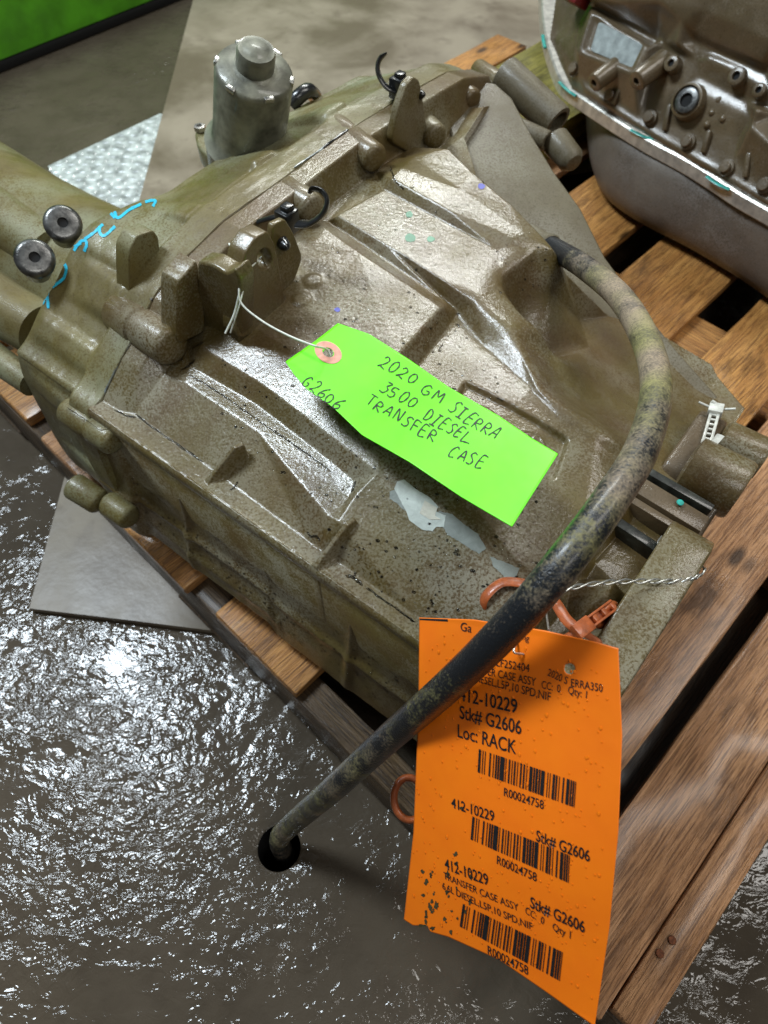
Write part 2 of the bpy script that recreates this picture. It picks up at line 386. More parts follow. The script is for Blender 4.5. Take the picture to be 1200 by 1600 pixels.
def m_hose():
    t = NT('dirty_rubber_hose'); a = t.noise(42, 5, .65); f = t.noise(480, 3, .6); pos = t.attr('dust')
    k = t.math('ADD', t.math('ADD', t.math('MULTIPLY', a, .55), t.math('MULTIPLY', f, .45)), pos)
    dirt = t.mix(t.ramp(t.noise(16, 2), [(.40, 0), (.60, 1)]), (.27, .245, .095), (.33, .255, .17))
    col = t.mix(t.ramp(k, [(.44, 0), (.70, 1)]), (.012, .014, .017), dirt)
    t.set(col=col, rough=t.ramp(k, [(.45, .30), (.6, .72)]), coat=.25, crough=.2, norm=t.bump(f, .0010, .7)); return t.m
MAT['hose'] = m_hose()
def m_marks(name, col, thr):
    t = NT(name); f = t.noise(70, 5, .7, .5); t.set(col=t.mix(t.ramp(f, [(.3, 0), (.7, 1)]), col, tuple(c*.65 for c in col)), rough=.5, norm=t.bump(f, .0005)); return t.m
MAT['sticker'] = m_marks('torn_sticker', (.62, .68, .62), .5)
MAT['residue'] = m_marks('glue_residue', (.27, .30, .27), .5)
t = NT('clear_water'); t.set(col=(1, 1, 1), rough=.02, trans=1.0, ior=1.33); MAT['water'] = t.m

# ================================================================== THE SETTING
hole = P(436, 1325, 0.0); HR = .0265
def build_floor():
    seg = 96; rings = [HR, HR*1.15, .05, .09, .16, .3, .5, .9, 1.6, 3, 6, 12]; V = []; Fs = []
    for r in rings:
        for k in range(seg):
            a = 2*math.pi*k/seg; V.append((hole[0]+r*math.cos(a), hole[1]+r*math.sin(a), -.0016 if r == HR else 0))
    for i in range(len(rings)-1):
        for k in range(seg): Fs.append((i*seg+k, i*seg+(k+1) % seg, (i+1)*seg+(k+1) % seg, (i+1)*seg+k)[::-1])
    V = [A(v) for v in V]
    o = link('floor', mesh('floor', V, [f[::-1] for f in Fs]), MAT['floor']); tag(o, kind='structure')
    V = []; Fs = []
    for z, r in ((-.0016, HR+.0002), (-.012, HR), (-.25, HR*.97)):
        for k in range(48): a = 2*math.pi*k/48; V.append(A([hole[0]+r*math.cos(a), hole[1]+r*math.sin(a), z]))
    for i in range(2):
        for k in range(48): Fs.append((i*48+k, i*48+(k+1) % 48, (i+1)*48+(k+1) % 48, (i+1)*48+k))
    Fs.append(tuple(96+k for k in range(48)))
    link('drain_sleeve', mesh('drain_sleeve', V, Fs), MAT['dark'], o)
build_floor()

def flat_sheet(name, pts, z0, th, mat, rough=0.0):
    V = [A([p[0], p[1], z0+th]) for p in pts]+[A([p[0], p[1], z0]) for p in pts]; n = len(pts)
    Fs = [tuple(range(n))]+[tuple(range(2*n-1, n-1, -1))]+[(i, n+i, n+(i+1) % n, (i+1) % n) for i in range(n)]
    me = mesh(name, V, Fs); bm = bmesh.new(); bm.from_mesh(me); bmesh.ops.recalc_face_normals(bm, faces=bm.faces); bm.to_mesh(me); bm.free()
    return link(name, me, mat, None, False, base=(pts[0][0], pts[0][1], z0))
c0 = P(45, 955, .012); c1 = P(325, 988, .012); c2 = P(302, 0, .012)
d1 = nrm(c1-c0); d2 = nrm(c2-c0); d1 = nrm(d1)
edge = [c0+d2*.004+d1*.0, c0+d1*.16+d2*.004, c0+d1*.62+d2*.0, c0+d1*.9+d2*1.2, c0+d1*1.7+d2*1.5, c0+d1*1.9+d2*2.6, c0+d2*2.6]
tag(flat_sheet('steel_sheet', edge, .004, .009, MAT['sheet']), 'brown stained flat sheet lying on the floor under the wooden pallet', 'metal sheet')
dp = [P(75, 260, .002), P(250, 178, .002), P(330, 200, .002), P(300, 420, .002), P(170, 420, .002)]
dpo = flat_sheet('tread_plate', dp, .0005, .0025, m_simple('worn_tread_plate', (.60, .64, .64), .42, .35, .2, .3, 45, .0004, 200))
tag(dpo, 'pale worn tread plate showing behind the gear casing beside the stained sheet', 'metal plate')
def treads():
    V = []; Fs = []; o = dp[2]; a0 = nrm(dp[1]-dp[0])[:2]; b0 = A([-a0[1], a0[0]])
    poly = [(p[0], p[1]) for p in dp]
    for i in range(-30, 30):
        for j in range(-30, 30):
            c = o[:2]+a0*(i*.022)+b0*(j*.022); 
            if not inside(poly, A([[c[0]]]), A([[c[1]]]))[0, 0]: continue
            d = a0+b0 if (i+j) % 2 else a0-b0; d = d/np.linalg.norm(d); e = A([-d[1], d[0]]); k = len(V)
            for (s, w, z) in ((-.010, 0, .003), (0, -.003, .003), (.010, 0, .003), (0, .003, .003), (0, 0, .0046)):
                V.append(A([*(c+d*s+e*w), z]))
            Fs += [(k, k+1, k+4), (k+1, k+2, k+4), (k+2, k+3, k+4), (k+3, k, k+4)]
    o_ = link('raised_tread', mesh('raised_tread', V, Fs), dpo.data.materials[0], dpo, False); tag(o_, kind='stuff')
treads()
# green painted steel panel, upper left
ga = P(0, 95, .03); gb = P(240, 0, .03); gd = nrm(gb-ga); gn = A([gd[1], -gd[0], 0]); gn = -gn if gn@A([0, -1., 0]) < 0 else gn
gp = root('green_panel', 'bright green painted steel panel standing on the floor behind', 'panel', ga-gd*.8)
box('panel', ga, gd, -gn, eZ, (-.9, 0, 0), (1.6, .05, .55), MAT['greenpaint'], gp, .004)
box('under_shadow', ga, gd, -gn, eZ, (-.9, .004, -.028), (1.6, .35, -.002), MAT['dark'], gp, .002)  # near-black block standing in for the shadow under the panel's lower edge

# ---- pallet
th = math.radians(6.5); pU = math.cos(th)*eU-math.sin(th)*eV; pV = math.sin(th)*eU+math.cos(th)*eV
PO = P(600, 1230, .14); PO = A([PO[0], PO[1], 0])
pal = root('wooden_pallet', 'weathered wet wooden pallet carrying the gear casings', 'pallet', PO+A([0, 0, 0]))
def board(name, a0, a1, b0, b1, z0, z1, mat, along='b', cuts=24, rough=.0007, bev=.003):
    if along == 'b': return box(name, PO, pV, -pU, eZ, (b0, -a1, z0), (b1, -a0, z1), mat, pal, bev, cuts, rough)
    return box(name, PO, pU, pV, eZ, (a0, b0, z0), (a1, b1, z1), mat, pal, bev, cuts, rough)
TB = .122
for i, (a0, a1, m, b0) in enumerate([(-1.02, -.93, 'wood', -.004), (-.90, -.75, 'wood', .004), (-.705, -.56, 'wood2', .0), (-.505, -.352, 'wood', -.004), (-.298, -.148, 'wood', .002),
                       (-.088, .032, 'wood', .10), (.050, .178, 'wood2', .055), (.203, .2895, 'wood2', -.010), (.2915, .328, 'wood2', .006)]):
    board('deck_board', a0, a1, b0, 1.46, TB, .140, MAT[m])
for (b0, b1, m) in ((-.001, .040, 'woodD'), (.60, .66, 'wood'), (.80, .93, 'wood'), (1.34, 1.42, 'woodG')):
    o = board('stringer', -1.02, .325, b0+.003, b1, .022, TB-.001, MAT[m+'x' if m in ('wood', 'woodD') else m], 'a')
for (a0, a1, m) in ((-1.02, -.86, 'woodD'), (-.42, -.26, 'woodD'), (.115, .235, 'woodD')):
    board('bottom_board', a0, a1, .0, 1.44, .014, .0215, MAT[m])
o = board('stringer', -.84, -.60, 1.03, 1.6, .142, .205, MAT['woodG'], 'b')
for (px, py) in ((1050, 1469), (1031, 1490)):
    p = P(px, py, .141); lathe('nail', p, (0, 0, 1), [(-.01, .0016), (0, .0016), (.0005, .0042), (.0016, .0038), (.002, 0)], m_simple('rust', (.20, .07, .03), .8, .3, 0, .3, 400), pal, 12)

# ================================================================== TRANSFER CASE
case_base = W(-.30, .50, .14)
case = root('transfer_case', 'large oily cast aluminium gear casing with ribbed top lying on the pallet', 'gear casing', case_base)
PROF = A([(.200, .372), (.206, .380), (.223, .380), (.263, .411), (.291, .426), (.323, .451), (.36, .466), (.436, .480), (.529, .482), (.651, .486), (.748, .482), (.864, .474), (.93, .452), (1.0, .38)])
def prof(v): return np.interp(v, PROF[:, 0], PROF[:, 1])
def px(*pts): return [uvz(P(*p)) for p in pts]
def shift(l, du, dv, z=None, dz=0): return [(a+du, b+dv, (c+dz) if z is None else z) for a, b, c in l]
def front_casing():
    L = []
    def px(*pts):
        r = []
        for x_, y_, z_ in pts:
            k_ = min(max((z_-.400)/.03, 0), 1); r.append(uvz(P(x_, y_, z_-.012*k_*k_*(3-2*k_))))
        return r
    vs = [.206, .223, .263, .291, .323, .36, .436, .529, .651, .748, .864, .93, 1.0]
    L.append([(-.556, v, prof(v)) for v in vs]); L.append([(-.526, v, prof(v)) for v in vs[2:]])
    L.append([(-.513, v, prof(v)-.036) for v in vs[4:]])
    L.append([(-.526, .225, .380), (-.526, .263, .411)]); L.append([(-.512, .231, .380), (-.507, .276, .403), (-.513, .323, .416)])
    # lip strip
    L.append([(-.556, .206, .380), (-.3, .2065, .380), (0.0, .206, .380)])
    L.append([(-.512, .231, .380)]+px((325, 728, .380), (480, 843, .380), (650, 962, .380))+[(-.04, .222, .378), (0, .222, .376)])
    # first panel, bench, riser, second bench
    L.append([(-.507, .276, .403)]+px((290, 597, .413), (400, 672, .413), (545, 778, .411), (640, 853, .407), (740, 925, .405), (800, 975, .402)))
    L.append(px((297, 570, .421), (400, 630, .421), (500, 706, .421), (553, 750, .421)))
    L.append(px((314, 541, .440), (400, 594, .440), (470, 646, .440), (590, 740, .437)))
    L.append(px((380, 500, .453), (450, 545, .453), (600, 652, .453), (690, 720, .450)))
    L.append(px((553, 750, .421), (512, 806, .404))); L.append(px((568, 752, .429), (528, 815, .408)))
    L.append(px((600, 740, .437), (700, 806, .436), (800, 868, .434), (868, 908, .430)))
    # upper pad, its groove and its right end
    L.append(px((478, 372, .463), (501, 352, .464), (560, 394, .464), (689, 480, .464), (620, 556, .463), (560, 600, .458)))
    L.append(px((512, 346, .456), (566, 382, .456), (700, 474, .456)))
    L.append(px((528, 336, .466), (600, 380, .467), (742, 470, .467), (800, 516, .464), (845, 607, .459), (900, 646, .456), (958, 681, .451)))
    L.append(px((716, 492, .443), (652, 574, .443), (600, 620, .446))); L.append(px((716, 492, .443), (760, 545, .445), (830, 610, .449)))
    L.append(px((830, 610, .450), (880, 660, .450), (932, 690, .448)))
    # raised strip and hump
    L.append(px((600, 296, .465), (690, 345, .467), (778, 392, .467))); L.append(px((612, 278, .477), (700, 328, .477), (792, 383, .470)))
    L.append(px((628, 262, .479), (705, 312, .479), (800, 372, .474)))
    L.append(px((645, 245, .474), (720, 296, .480), (820, 366, .475)))
    cr = px((640, 205, .479), (700, 232, .482), (735, 266, .481), (800, 320, .476), (865, 387, .468))
    L.append(cr); L.append(shift(cr, .012, .03, dz=-.05))
    # recess below the hose fitting
    rim = px((836, 391, .467), (785, 430, .465), (789, 450, .463), (822, 490, .459), (848, 508, .454))
    L.append(rim)
    f1 = [(rim[0][0]+.030, rim[0][1]-.004, .415), (rim[1][0]+.022, rim[1][1]+.010, .405), (rim[2][0]+.012, rim[2][1]+.014, .395), (rim[3][0]+.006, rim[3][1]+.016, .385), (rim[4][0]+.006, rim[4][1]+.020, .375)]
    L.append(f1)
    # slope to the right with a spur, then the low web
    L.append(px((848, 508, .454), (872, 555, .436), (900, 600, .412), (930, 625, .392)))
    L.append(px((862, 560, .428), (880, 600, .420), (905, 625, .410)))
    L.append(px((900, 560, .395), (925, 590, .384))); 
    L.append(px((905, 500, .362), (920, 545, .360), (960, 590, .358), (1000, 640, .350)))
    L.append(px((990, 690, .405), (1010, 735, .398))); L.append(px((1000, 650, .372), (1050, 690, .362), (1085, 735, .372), (1060, 770, .392)))
    L.append(px((1050, 620, .335), (1095, 670, .335)))
    # right of the hose: edge, pockets and ribs
    L.append(px((868, 908, .430), (905, 860, .432), (962, 800, .430), (990, 742, .424), (985, 705, .436)))
    L.append(px((880, 925, .385), (930, 880, .388), (985, 815, .388), (1012, 760, .392)))
    L.append(px((800, 985, .400), (868, 925, .428))); L.append(px((830, 1010, .372), (885, 945, .374)))
    L.append(px((905, 888, .410), (960, 905, .406), (1012, 920, .400))); L.append(px((900, 897, .408), (955, 915, .404), (1008, 930, .398)))
    L.append(px((915, 905, .380), (1000, 940, .378))); L.append(px((930, 875, .384), (1015, 905, .384)))
    L.append(px((890, 985, .372), (960, 985, .372)))
    L.append([(0.0, .222, .376), (0.0, .30, .376), (0, .38, .384), (0, .46, .384), (0, .56, .36), (0, .66, .32)])
    L.append([(-.26, .80, .38), (-.17, .74, .345), (-.05, .71, .315), (0, .66, .32)])
    L.append([(-.46, .86, .46), (-.40, .80, .43)]); L.append([(-.526, .93, .452), (-.49, .95, .40), (-.30, .90, .36)])
    xs, ys, G = relief_grid(L, (-.556, .206), (0.0, 1.0), .0009, .0010)
    X, Y = np.meshgrid(xs, ys)
    # softer cast curves round the recess and the slope beside the hose
    for cu_, cv_, ru_, rv_ in ((-.215, .56, .085, .085), (-.10, .53, .085, .11)):
        wt_ = np.exp(-(((X-cu_)/ru_)**4+((Y-cv_)/rv_)**4)); G = G+(gblur(G, 7.0)-G)*wt_
    # triangular stiffening ribs on the lip
    for (qa, qb, h) in (((322, 752, .381), (368, 706, .405), .030), ((487, 890, .381), (542, 828, .403), .030)):
        a = uvz(P(*qa)); b = uvz(P(*qb)); d = A([b[0]-a[0], b[1]-a[1]]); ln = np.linalg.norm(d); d /= ln
        s = (X-a[0])*d[0]+(Y-a[1])*d[1]; w = np.abs(-(X-a[0])*d[1]+(Y-a[1])*d[0])
        top = .381+np.clip(s/ln, 0, 1)*.032; k = np.clip(1-(w-.0014)/.0030, 0, 1)*(s > 0)*(s < ln+.01)
        G = np.where(k > 0, np.maximum(G, G+(top-G)*np.clip(k*1.4, 0, 1)*(top > G)), G)
    # cast roundels in the framed plate, and the plate frame
    fr = px((728, 590, .452), (888, 684, .450), (868, 742, .448), (700, 650, .450)); poly = [(a, b) for a, b, c in fr]
    ins = inside(poly, X, Y).astype(float); G = G-.0055*gblur(ins, 1.6)
    for q in ((748, 637, .446), (828, 681, .445)):
        a = uvz(P(*q)); r = np.hypot(X-a[0], Y-a[1])
        for rr in (.0155, .0105): G += .0012*np.exp(-((r-rr)/.0011)**2)
        G += .0011*np.exp(-(r/.012)**4)*np.sign(np.sin((X-a[0])*900))*.5
    # small round pads near the lug, slight casting unevenness
    for q, r0, h in (((487, 420, .463), .010, .002), ((470, 447, .463), .010, .002)):
        a = uvz(P(*q)); r = np.hypot(X-a[0], Y-a[1]); G += h/(1+np.exp((r-r0)/.0012))
    G = gblur(G, .4)
    G += vnoise(G.shape, 52, 1)*.0007+vnoise(G.shape, 14, 2)*.00015+vnoise(G.shape, 3, 3)*.00020
    cs = [(a+.010, b+.030) for a, b, c in cr[::-1][:-2]]
    out = [(-.556, .2055), (0.001, .2055), (0.001, .70), (-.06, .745), (-.14, .735), (-.20, .70), *cs, (-.478, .80), (-.497, .90), (-.515, .97), (-.556, 1.01)]
    def tw(x, y, z): return x[:, None]*eU+y[:, None]*eV+z[:, None]*eZ
    me = relief_mesh('front_casing', xs, ys, G, tw, inside(out, X, Y), .22)
    return link('front_casing', me, MAT['cast'], case)
fc = front_casing()

# ---- side wall under the lip (faces the camera's left)
def side_wall():
    us = np.linspace(-.585, 0.02, 380); zs = np.linspace(0, 1, 110); U, S = np.meshgrid(us, zs)
    zb = np.interp(us, [-.585, -.36, -.315, -.305, -.12, 0.02], [.165, .170, .172, .150, .146, .146])
    Zt = .372; Z = Zt+(zb[None, :]-Zt)*S
    V = .2105-.0*S; V = V-np.interp(S, [0, .05, .10, .5, .93, 1.0], [.0035, .002, -.004, .005, .022, .016])
    V -= .004*np.exp(-((S-.62)/.03)**2)+.003*np.exp(-((S-.80)/.05)**2)*(U < -.3)
    for uu in (-.44, -.2): V -= .004*np.exp(-((U-uu)/.006)**2)*np.clip(S*6, 0, 1)*np.clip((1-S)*6, 0, 1)
    V -= .010/(1+np.exp((U+.526)/.0016))
    V += vnoise(U.shape, 24, 7)*.002+vnoise(U.shape, 7, 8)*.0008
    Vt = U[..., None]*eU+V[..., None]*eV+Z[..., None]*eZ
    idx = np.arange(U.size).reshape(U.shape); Q = np.stack([idx[:-1, :-1], idx[1:, :-1], idx[1:, 1:], idx[:-1, 1:]], -1).reshape(-1, 4)
    link('side_wall', fast_mesh('side_wall', Vt.reshape(-1, 3), Q), MAT['cast'], case)
    # lip bar: rounded rolled edge along the top of the wall, a little uneven
    n = 160; V = []; Fs = []; pr = [(.012, -.0045), (.0012, -.0012), (-.0022, -.0035), (-.0035, -.008), (-.0032, -.0145), (-.0012, -.0155), (-.0012, -.019), (.0015, -.021), (.010, -.023)]
    for i in range(n+1):
        u = -.556+.575*i/n; 
        for (dv, dz) in pr: V.append(W(u, .2065+dv+random.uniform(-1, 1)*.0002, .3815+dz+random.uniform(-1, 1)*.0002))
    k = len(pr)
    for i in range(n):
        for j in range(k-1): Fs.append((i*k+j, i*k+j+1, (i+1)*k+j+1, (i+1)*k+j))
    Fs.append(tuple(range(k)))
    link('lip', mesh('lip', V, Fs), MAT['cast'], case, True, 50)
side_wall()

# ---- rear cover: swept profile with flange band, shallow ribs and rounded end
RP = A([(.200, .150), (.190, .165), (.187, .20), (.189, .28), (.193, .34), (.2005, .372), (.2065, .3805), (.224, .3825), (.263, .4125), (.291, .4275), (.323, .4525), (.36, .468), (.436, .4815), (.529, .483), (.651, .487), (.748, .483), (.864, .475), (.92, .455), (.97, .41), (1.0, .34), (1.0, .2)])
def rear_cover():
    d = np.r_[0, np.cumsum(np.hypot(*np.diff(RP, axis=0).T))]; n = 620; s = np.linspace(0, d[-1], n)
    pv = np.interp(s, d, RP[:, 0]); pz = np.interp(s, d, RP[:, 1])
    k = np.exp(-.5*(np.arange(-14, 15)/4.)**2); k /= k.sum(); sm = lambda a: np.convolve(np.pad(a, 14, mode='edge'), k, 'valid')
    pv = sm(pv); pz = sm(pz); tv = np.gradient(pv); tz = np.gradient(pz); l = np.hypot(tv, tz); nv = -tz/l; nz = tv/l
    us = np.r_[-.5525, np.linspace(-.5535, -.702, 140), np.full(30, -.702)]; m = len(us)
    U = np.tile(us[:, None], (1, n)); D = np.zeros((m, n))
    band = 1/(1+np.exp(-(U+.592)/.0012)); sv0 = np.clip((np.tile(pv[None, :], (m, 1))-.34)/.15, 0, 1); sv0 = sv0*sv0*(3-2*sv0); D += -(.009+.004*np.clip((.215-np.tile(pv[None, :], (m, 1)))/.012, 0, 1))*(1-band)-(.001+.034*sv0)*np.clip((-.60-U)/.09, 0, 1)
    sv = np.tile(pv[None, :], (m, 1)); left = np.tile(((s < d[7]))[None, :], (m, 1))
    for vc, w, h in ((.245, .013, .006), (.345, .018, .005), (.52, .05, .004), (.70, .05, .004)):
        g = np.exp(-((sv-vc)/w)**4)*(1-left); D += h*g*(1-band)*np.clip((U+.702)/.02, 0, 1)
    for qx, qy, w, h in ((188, 492, .020, .011), (413, 262, .022, .009), (520, 186, .024, .009), (300, 330, .016, .006), (620, 140, .022, .008)):
        vc = PU(qx, qy, -.60)@eV; g = np.exp(-((sv-vc)/w)**6)*(1-left); D += h*g*(1-band)*np.clip(1-(-.598-U)/.085, 0, 1)
    g = np.exp(-((np.tile(pz[None, :], (m, 1))-.345)/.016)**6)*left; D += .008*g*(1-band)*np.clip(1-(-.598-U)/.09, 0, 1)
    g = np.exp(-((np.tile(pz[None, :], (m, 1))-.225)/.018)**6)*left; D += .008*g*(1-band)*np.clip(1-(-.598-U)/.09, 0, 1)
    # rounded end: roll inward
    e = np.clip((-.688-U)/.014, 0, 1); D -= .003*(1-np.sqrt(np.clip(1-e**2, 0, 1)))
    cap = np.clip((np.arange(m)-140)/30., 0, 1)[:, None]; D = D-.13*cap*np.clip(1, 0, 1); U = U-.030*np.sin(cap*math.pi/2)
    D += vnoise((m, n), 20, 11)*.0016+vnoise((m, n), 6, 12)*.0006
    D[0] -= .03
    V = U[..., None]*eU+(pv[None, :]+nv[None, :]*D)[..., None]*eV+(pz[None, :]+nz[None, :]*D)[..., None]*eZ
    idx = np.arange(m*n).reshape(m, n); Q = np.stack([idx[:-1, :-1], idx[1:, :-1], idx[1:, 1:], idx[:-1, 1:]], -1).reshape(-1, 4)
    return link('rear_cover', fast_mesh('rear_cover', V.reshape(-1, 3), Q), MAT['castR'], case)
rc = rear_cover()
# dark sealant bead in the joint: short runs where the photo shows it
for l in ([(236, 470), (256, 449)], [(349, 347), (390, 318), (440, 285)], [(505, 232), (537, 208), (545, 204)]):
    pts = [PU(a, b, -.5545)+eZ*.0006 for a, b in l]; pts = catmull(pts, 6)
    tube('sealant_bead', pts, [.0016*random.uniform(.6, 1.25) for _ in pts], MAT['seal'], case, 8, jitter=.15)
for l in ([(160, 622), (190, 560), (216, 520)], [(460, 262), (505, 232)], [(580, 190), (640, 150)]):
    pts = catmull([PU(a, b, -.5545)+eZ*.0004 for a, b in l], 6)
    tube('sealant_bead', pts, [.0013*random.uniform(.6, 1.25) for _ in pts], m_simple('grey_sealant', (.22, .25, .25), .3, .3, .4, .3, 200), case, 8, jitter=.15)

# ---- bolt bosses along the joint (axis along the shaft)
def boss(qa, qb, r, ua, ub, mat='cast', dz=0.0, seam=True, par=None):
    a = PU(*qa, ua); b = PU(*qb, ub); ax = b-a; ln = np.linalg.norm(ax); sp = -.5545
    s = (sp-a@eU)/(ax@eU)*ln if ax@eU else 0
    pr = [(0, r*.62), (.0004, r*.80), (.002, r*.93), (.005, r)]
    if seam and .012 < s < ln-.012: pr += [(s-.004, r*.99), (s-.001, r*.90), (s+.001, r*.90), (s+.004, r*.98)]
    for t in np.linspace(0, 1, 7)[1:]: pr.append((ln-r*.55+r*.55*math.sin(t*math.pi/2), r*max(math.cos(t*math.pi/2), .0)**.55*.97))
    o = lathe('bolt_boss', a+eZ*dz, ax, pr, MAT[mat], case, 36, 30)
    lathe('bolt_washer', a+eZ*dz, -ax, [(-.001, r*.64), (.0012, r*.62), (.0013, 0)], MAT['bare'], o, 24)
    return o
boss((186, 490), (274, 548), .0225, -.604, -.498, dz=.003)
boss((413, 262), (492, 318), .0170, -.596, -.500, dz=-.008)
boss((520, 186), (590, 240), .0175, -.596, -.500, dz=-.008)
boss((683, 110), (742, 152), .0150, -.596, -.510, dz=-.005)
boss((745, 102), (815, 145), .0140, -.59, -.49, dz=-.004, seam=False)
boss((655, 180), (684, 208), .0165, -.545, -.492, dz=-.006, seam=False)
boss((106, 640), (182, 693), .0165, -.600, -.516, 'castR')
boss((112, 757), (160, 788), .0170, -.600, -.556, 'castR', seam=False); boss((168, 785), (207, 812), .016, -.556, -.512, 'castR', seam=False)

# ---- lugs and tabs on top
def lugU(name, pts, u, th, holes=(), mat='cast', bev=.0035, label=None):
    ps = rounded([PU(a, b, u) for a, b in pts], 4, .22)
    hs = [[PU(cx+rx*math.cos(t), cy+ry*math.sin(t), u) for t in np.linspace(0, 2*math.pi, 24, endpoint=False)] for cx, cy, rx, ry in holes]
    return plate(name, ps, eU, th, MAT[mat], case, bev, hs)
def lugV(name, pts, v, th, mat='cast', bev=.003):
    ps = rounded([PV(a, b, v) for a, b in pts], 4, .2)
    return plate(name, ps, -eV, th, MAT[mat], case, bev)
lugU('lug', [(205, 540), (201, 392), (214, 368), (240, 360), (249, 372), (258, 500)], -.586, .022, mat='castR', bev=.0018)
v1 = P(317, 497, .444)@eV
lugU('bracket_post', [(276, 540), (277, 440), (290, 428), (309, 404), (321, 500), (318, 520)], -.497, .024, mat='cast', bev=.0018)
lugV('bracket_wall', [(306, 408), (330, 412), (352, 426), (366, 420), (376, 440), (376, 545), (312, 520)], v1+.004, .020, mat='cast')
lugU('drilled_lug', [(371, 535), (372, 450), (383, 396), (400, 371), (419, 361), (431, 384), (446, 470), (444, 490)], -.446, .022, [(414, 405, 11, 16)], 'cast', bev=.002)
lugU('clip_tab', [(424, 400), (426, 352), (446, 342), (458, 362), (474, 402), (452, 462), (428, 470)], -.458, .008, mat='cast', bev=.002)
lugU('clip_tab', [(612, 222), (622, 170), (636, 132), (647, 120), (656, 126), (662, 160), (668, 200), (690, 240), (640, 240)], -.508, .010, mat='cast', bev=.002)

# ---- vent fitting stub under the hose
HP = [((860, 386), 32.6), ((880, 397), 33.6), ((918, 421), 36), ((970, 466), 39.5), ((1010, 535), 44), ((1025, 610), 48.5), ((1003, 700), 53.5), ((950, 787), 58), ((880, 880), 60), ((800, 974), 57.5), ((700, 1072), 51.5), ((600, 1160), 44.5), ((520, 1233), 39.5), ((455, 1289), 33.5)]
HD = .0245
hpts = [PD(*p, HD*F/w) for p, w in HP]; hpts += [hole+A([.004, .006, .03]), hole+A([0, .001, -.05]), hole+A([0, 0, -.2])]
ax = nrm(hpts[0]-hpts[1])
lathe('vent_stub', hpts[0]-ax*.004, ax, [(0, .0105), (.004, .0142), (.010, .0142), (.012, .012), (.06, .0135)], MAT['castG'], case, 28)

# ---- thin web plate and ports at the far right side
def web(pts, th, mat, nm='web_plate'):
    a, b, c = [P(*q) for q in (pts[0], pts[len(pts)//3], pts[2*len(pts)//3])]; N = nrm(np.cross(b-a, c-a)); N = N if N[2] > 0 else -N
    ps = [PP(q[0], q[1], a, N) for q in pts]; return plate(nm, ps, N, th, MAT[mat], case, .003)
wa, wb = P(775, 134, .445), P(1140, 640, .312); wn = np.cross(wb-wa, np.cross(eZ, wb-wa)); wn = nrm(wn if wn[2] > 0 else -wn)
plate('web_plate', [PP(x_, y_, wa, wn) for x_, y_ in ((702, 136), (740, 124), (775, 130), (800, 152), (832, 212), (866, 268), (908, 326), (946, 402), (1010, 488), (1060, 550), (1110, 606), (1142, 642), (1150, 690), (1085, 660), (990, 560), (925, 470), (850, 430), (800, 360), (768, 310), (740, 280), (715, 240), (702, 200))], wn, .013, MAT['castG'], case, .003)
pa = PD(826, 150, 1.0); pb = PD(885, 205, .985)
lathe('port_tube', pa, pb-pa, [(-.05, .024), (.052, .0235), (.060, .0225), (.0605, .017), (.045, .0165), (.044, 0)], MAT['castG'], case, 32)
pa = PD(820, 205, .99); pb = PD(858, 222, .975)
lathe('port_tube', pa, pb-pa, [(-.03, .014), (.036, .0135), (.038, .012), (.0385, .008), (.03, .0075), (.029, 0)], MAT['castG'], case, 28)
pa = PD(900, 262, .97); lathe('port_tube', PD(880, 235, .98), PD(905, 265, .965)-PD(880, 235, .98), [(-.02, .02), (.02, .018), (.028, .012), (.03, 0)], MAT['castG'], case, 20)

# ---- right-hand mounting flange: blocks, bosses, rails
def blockU(name, pts, u, th, mat='castG', bev=.004, rnd=.15):
    return plate(name, rounded([PU(a, b, u) for a, b in pts], 4, rnd), eU, th, MAT[mat], case, bev)
# outline in the (v, z) plane at the mounting face
def flange(name, vz, u, th, mat='castG', rnd=.2, bev=.004):
    return plate(name, rounded([W(u, v, z) for v, z in vz], 5, rnd), eU, th, MAT[mat], case, bev)
flange('mount_flange', [(.205, .20), (.215, .34), (.26, .398), (.33, .418), (.405, .432), (.425, .420), (.425, .20)], .040, .040, 'cast', bev=.0025)
flange('mount_flange', [(.425, .20), (.426, .372), (.47, .380), (.49, .392), (.505, .40), (.50, .20)], .030, .036, 'castB')
lathe('flange_boss', W(-.018, .515, .392), eU, [(0, .020), (.003, .030), (.052, .031), (.056, .029), (.0565, 0)], MAT['cast'], case, 40)
lathe('flange_boss', W(-.005, .585, .372), eU, [(0, .016), (.003, .022), (.044, .023), (.048, .021), (.0485, 0)], MAT['cast'], case, 40)
flange('mount_flange', [(.49, .20), (.49, .40), (.60, .385), (.64, .34), (.66, .30), (.66, .20)], -.006, .03, 'castB')
for (qa, qb, w, h, m) in (((992, 727), (1112, 797), .0042, .008, 'rubberdk'), ((985, 752), (1100, 822), .010, .006, 'castB'), ((975, 778), (1062, 832), .004, .010, 'castB'), ((945, 805), (1030, 862), .0048, .008, 'rubberdk')):
    a = P(*qa, .402); b = P(*qb, .398); x = nrm(b-a); y = nrm(np.cross(eZ, x)); box('guide_rail', a, x, y, np.cross(x, y), (0, -w, -.03), (np.linalg.norm(b-a), w, h*.5), MAT[m], case, .0008)
lathe('paint_dot', P(1063, 785, .4055), eZ, [(0, .0035), (.0006, .003), (.0007, 0)], MAT['teal'], case, 14)

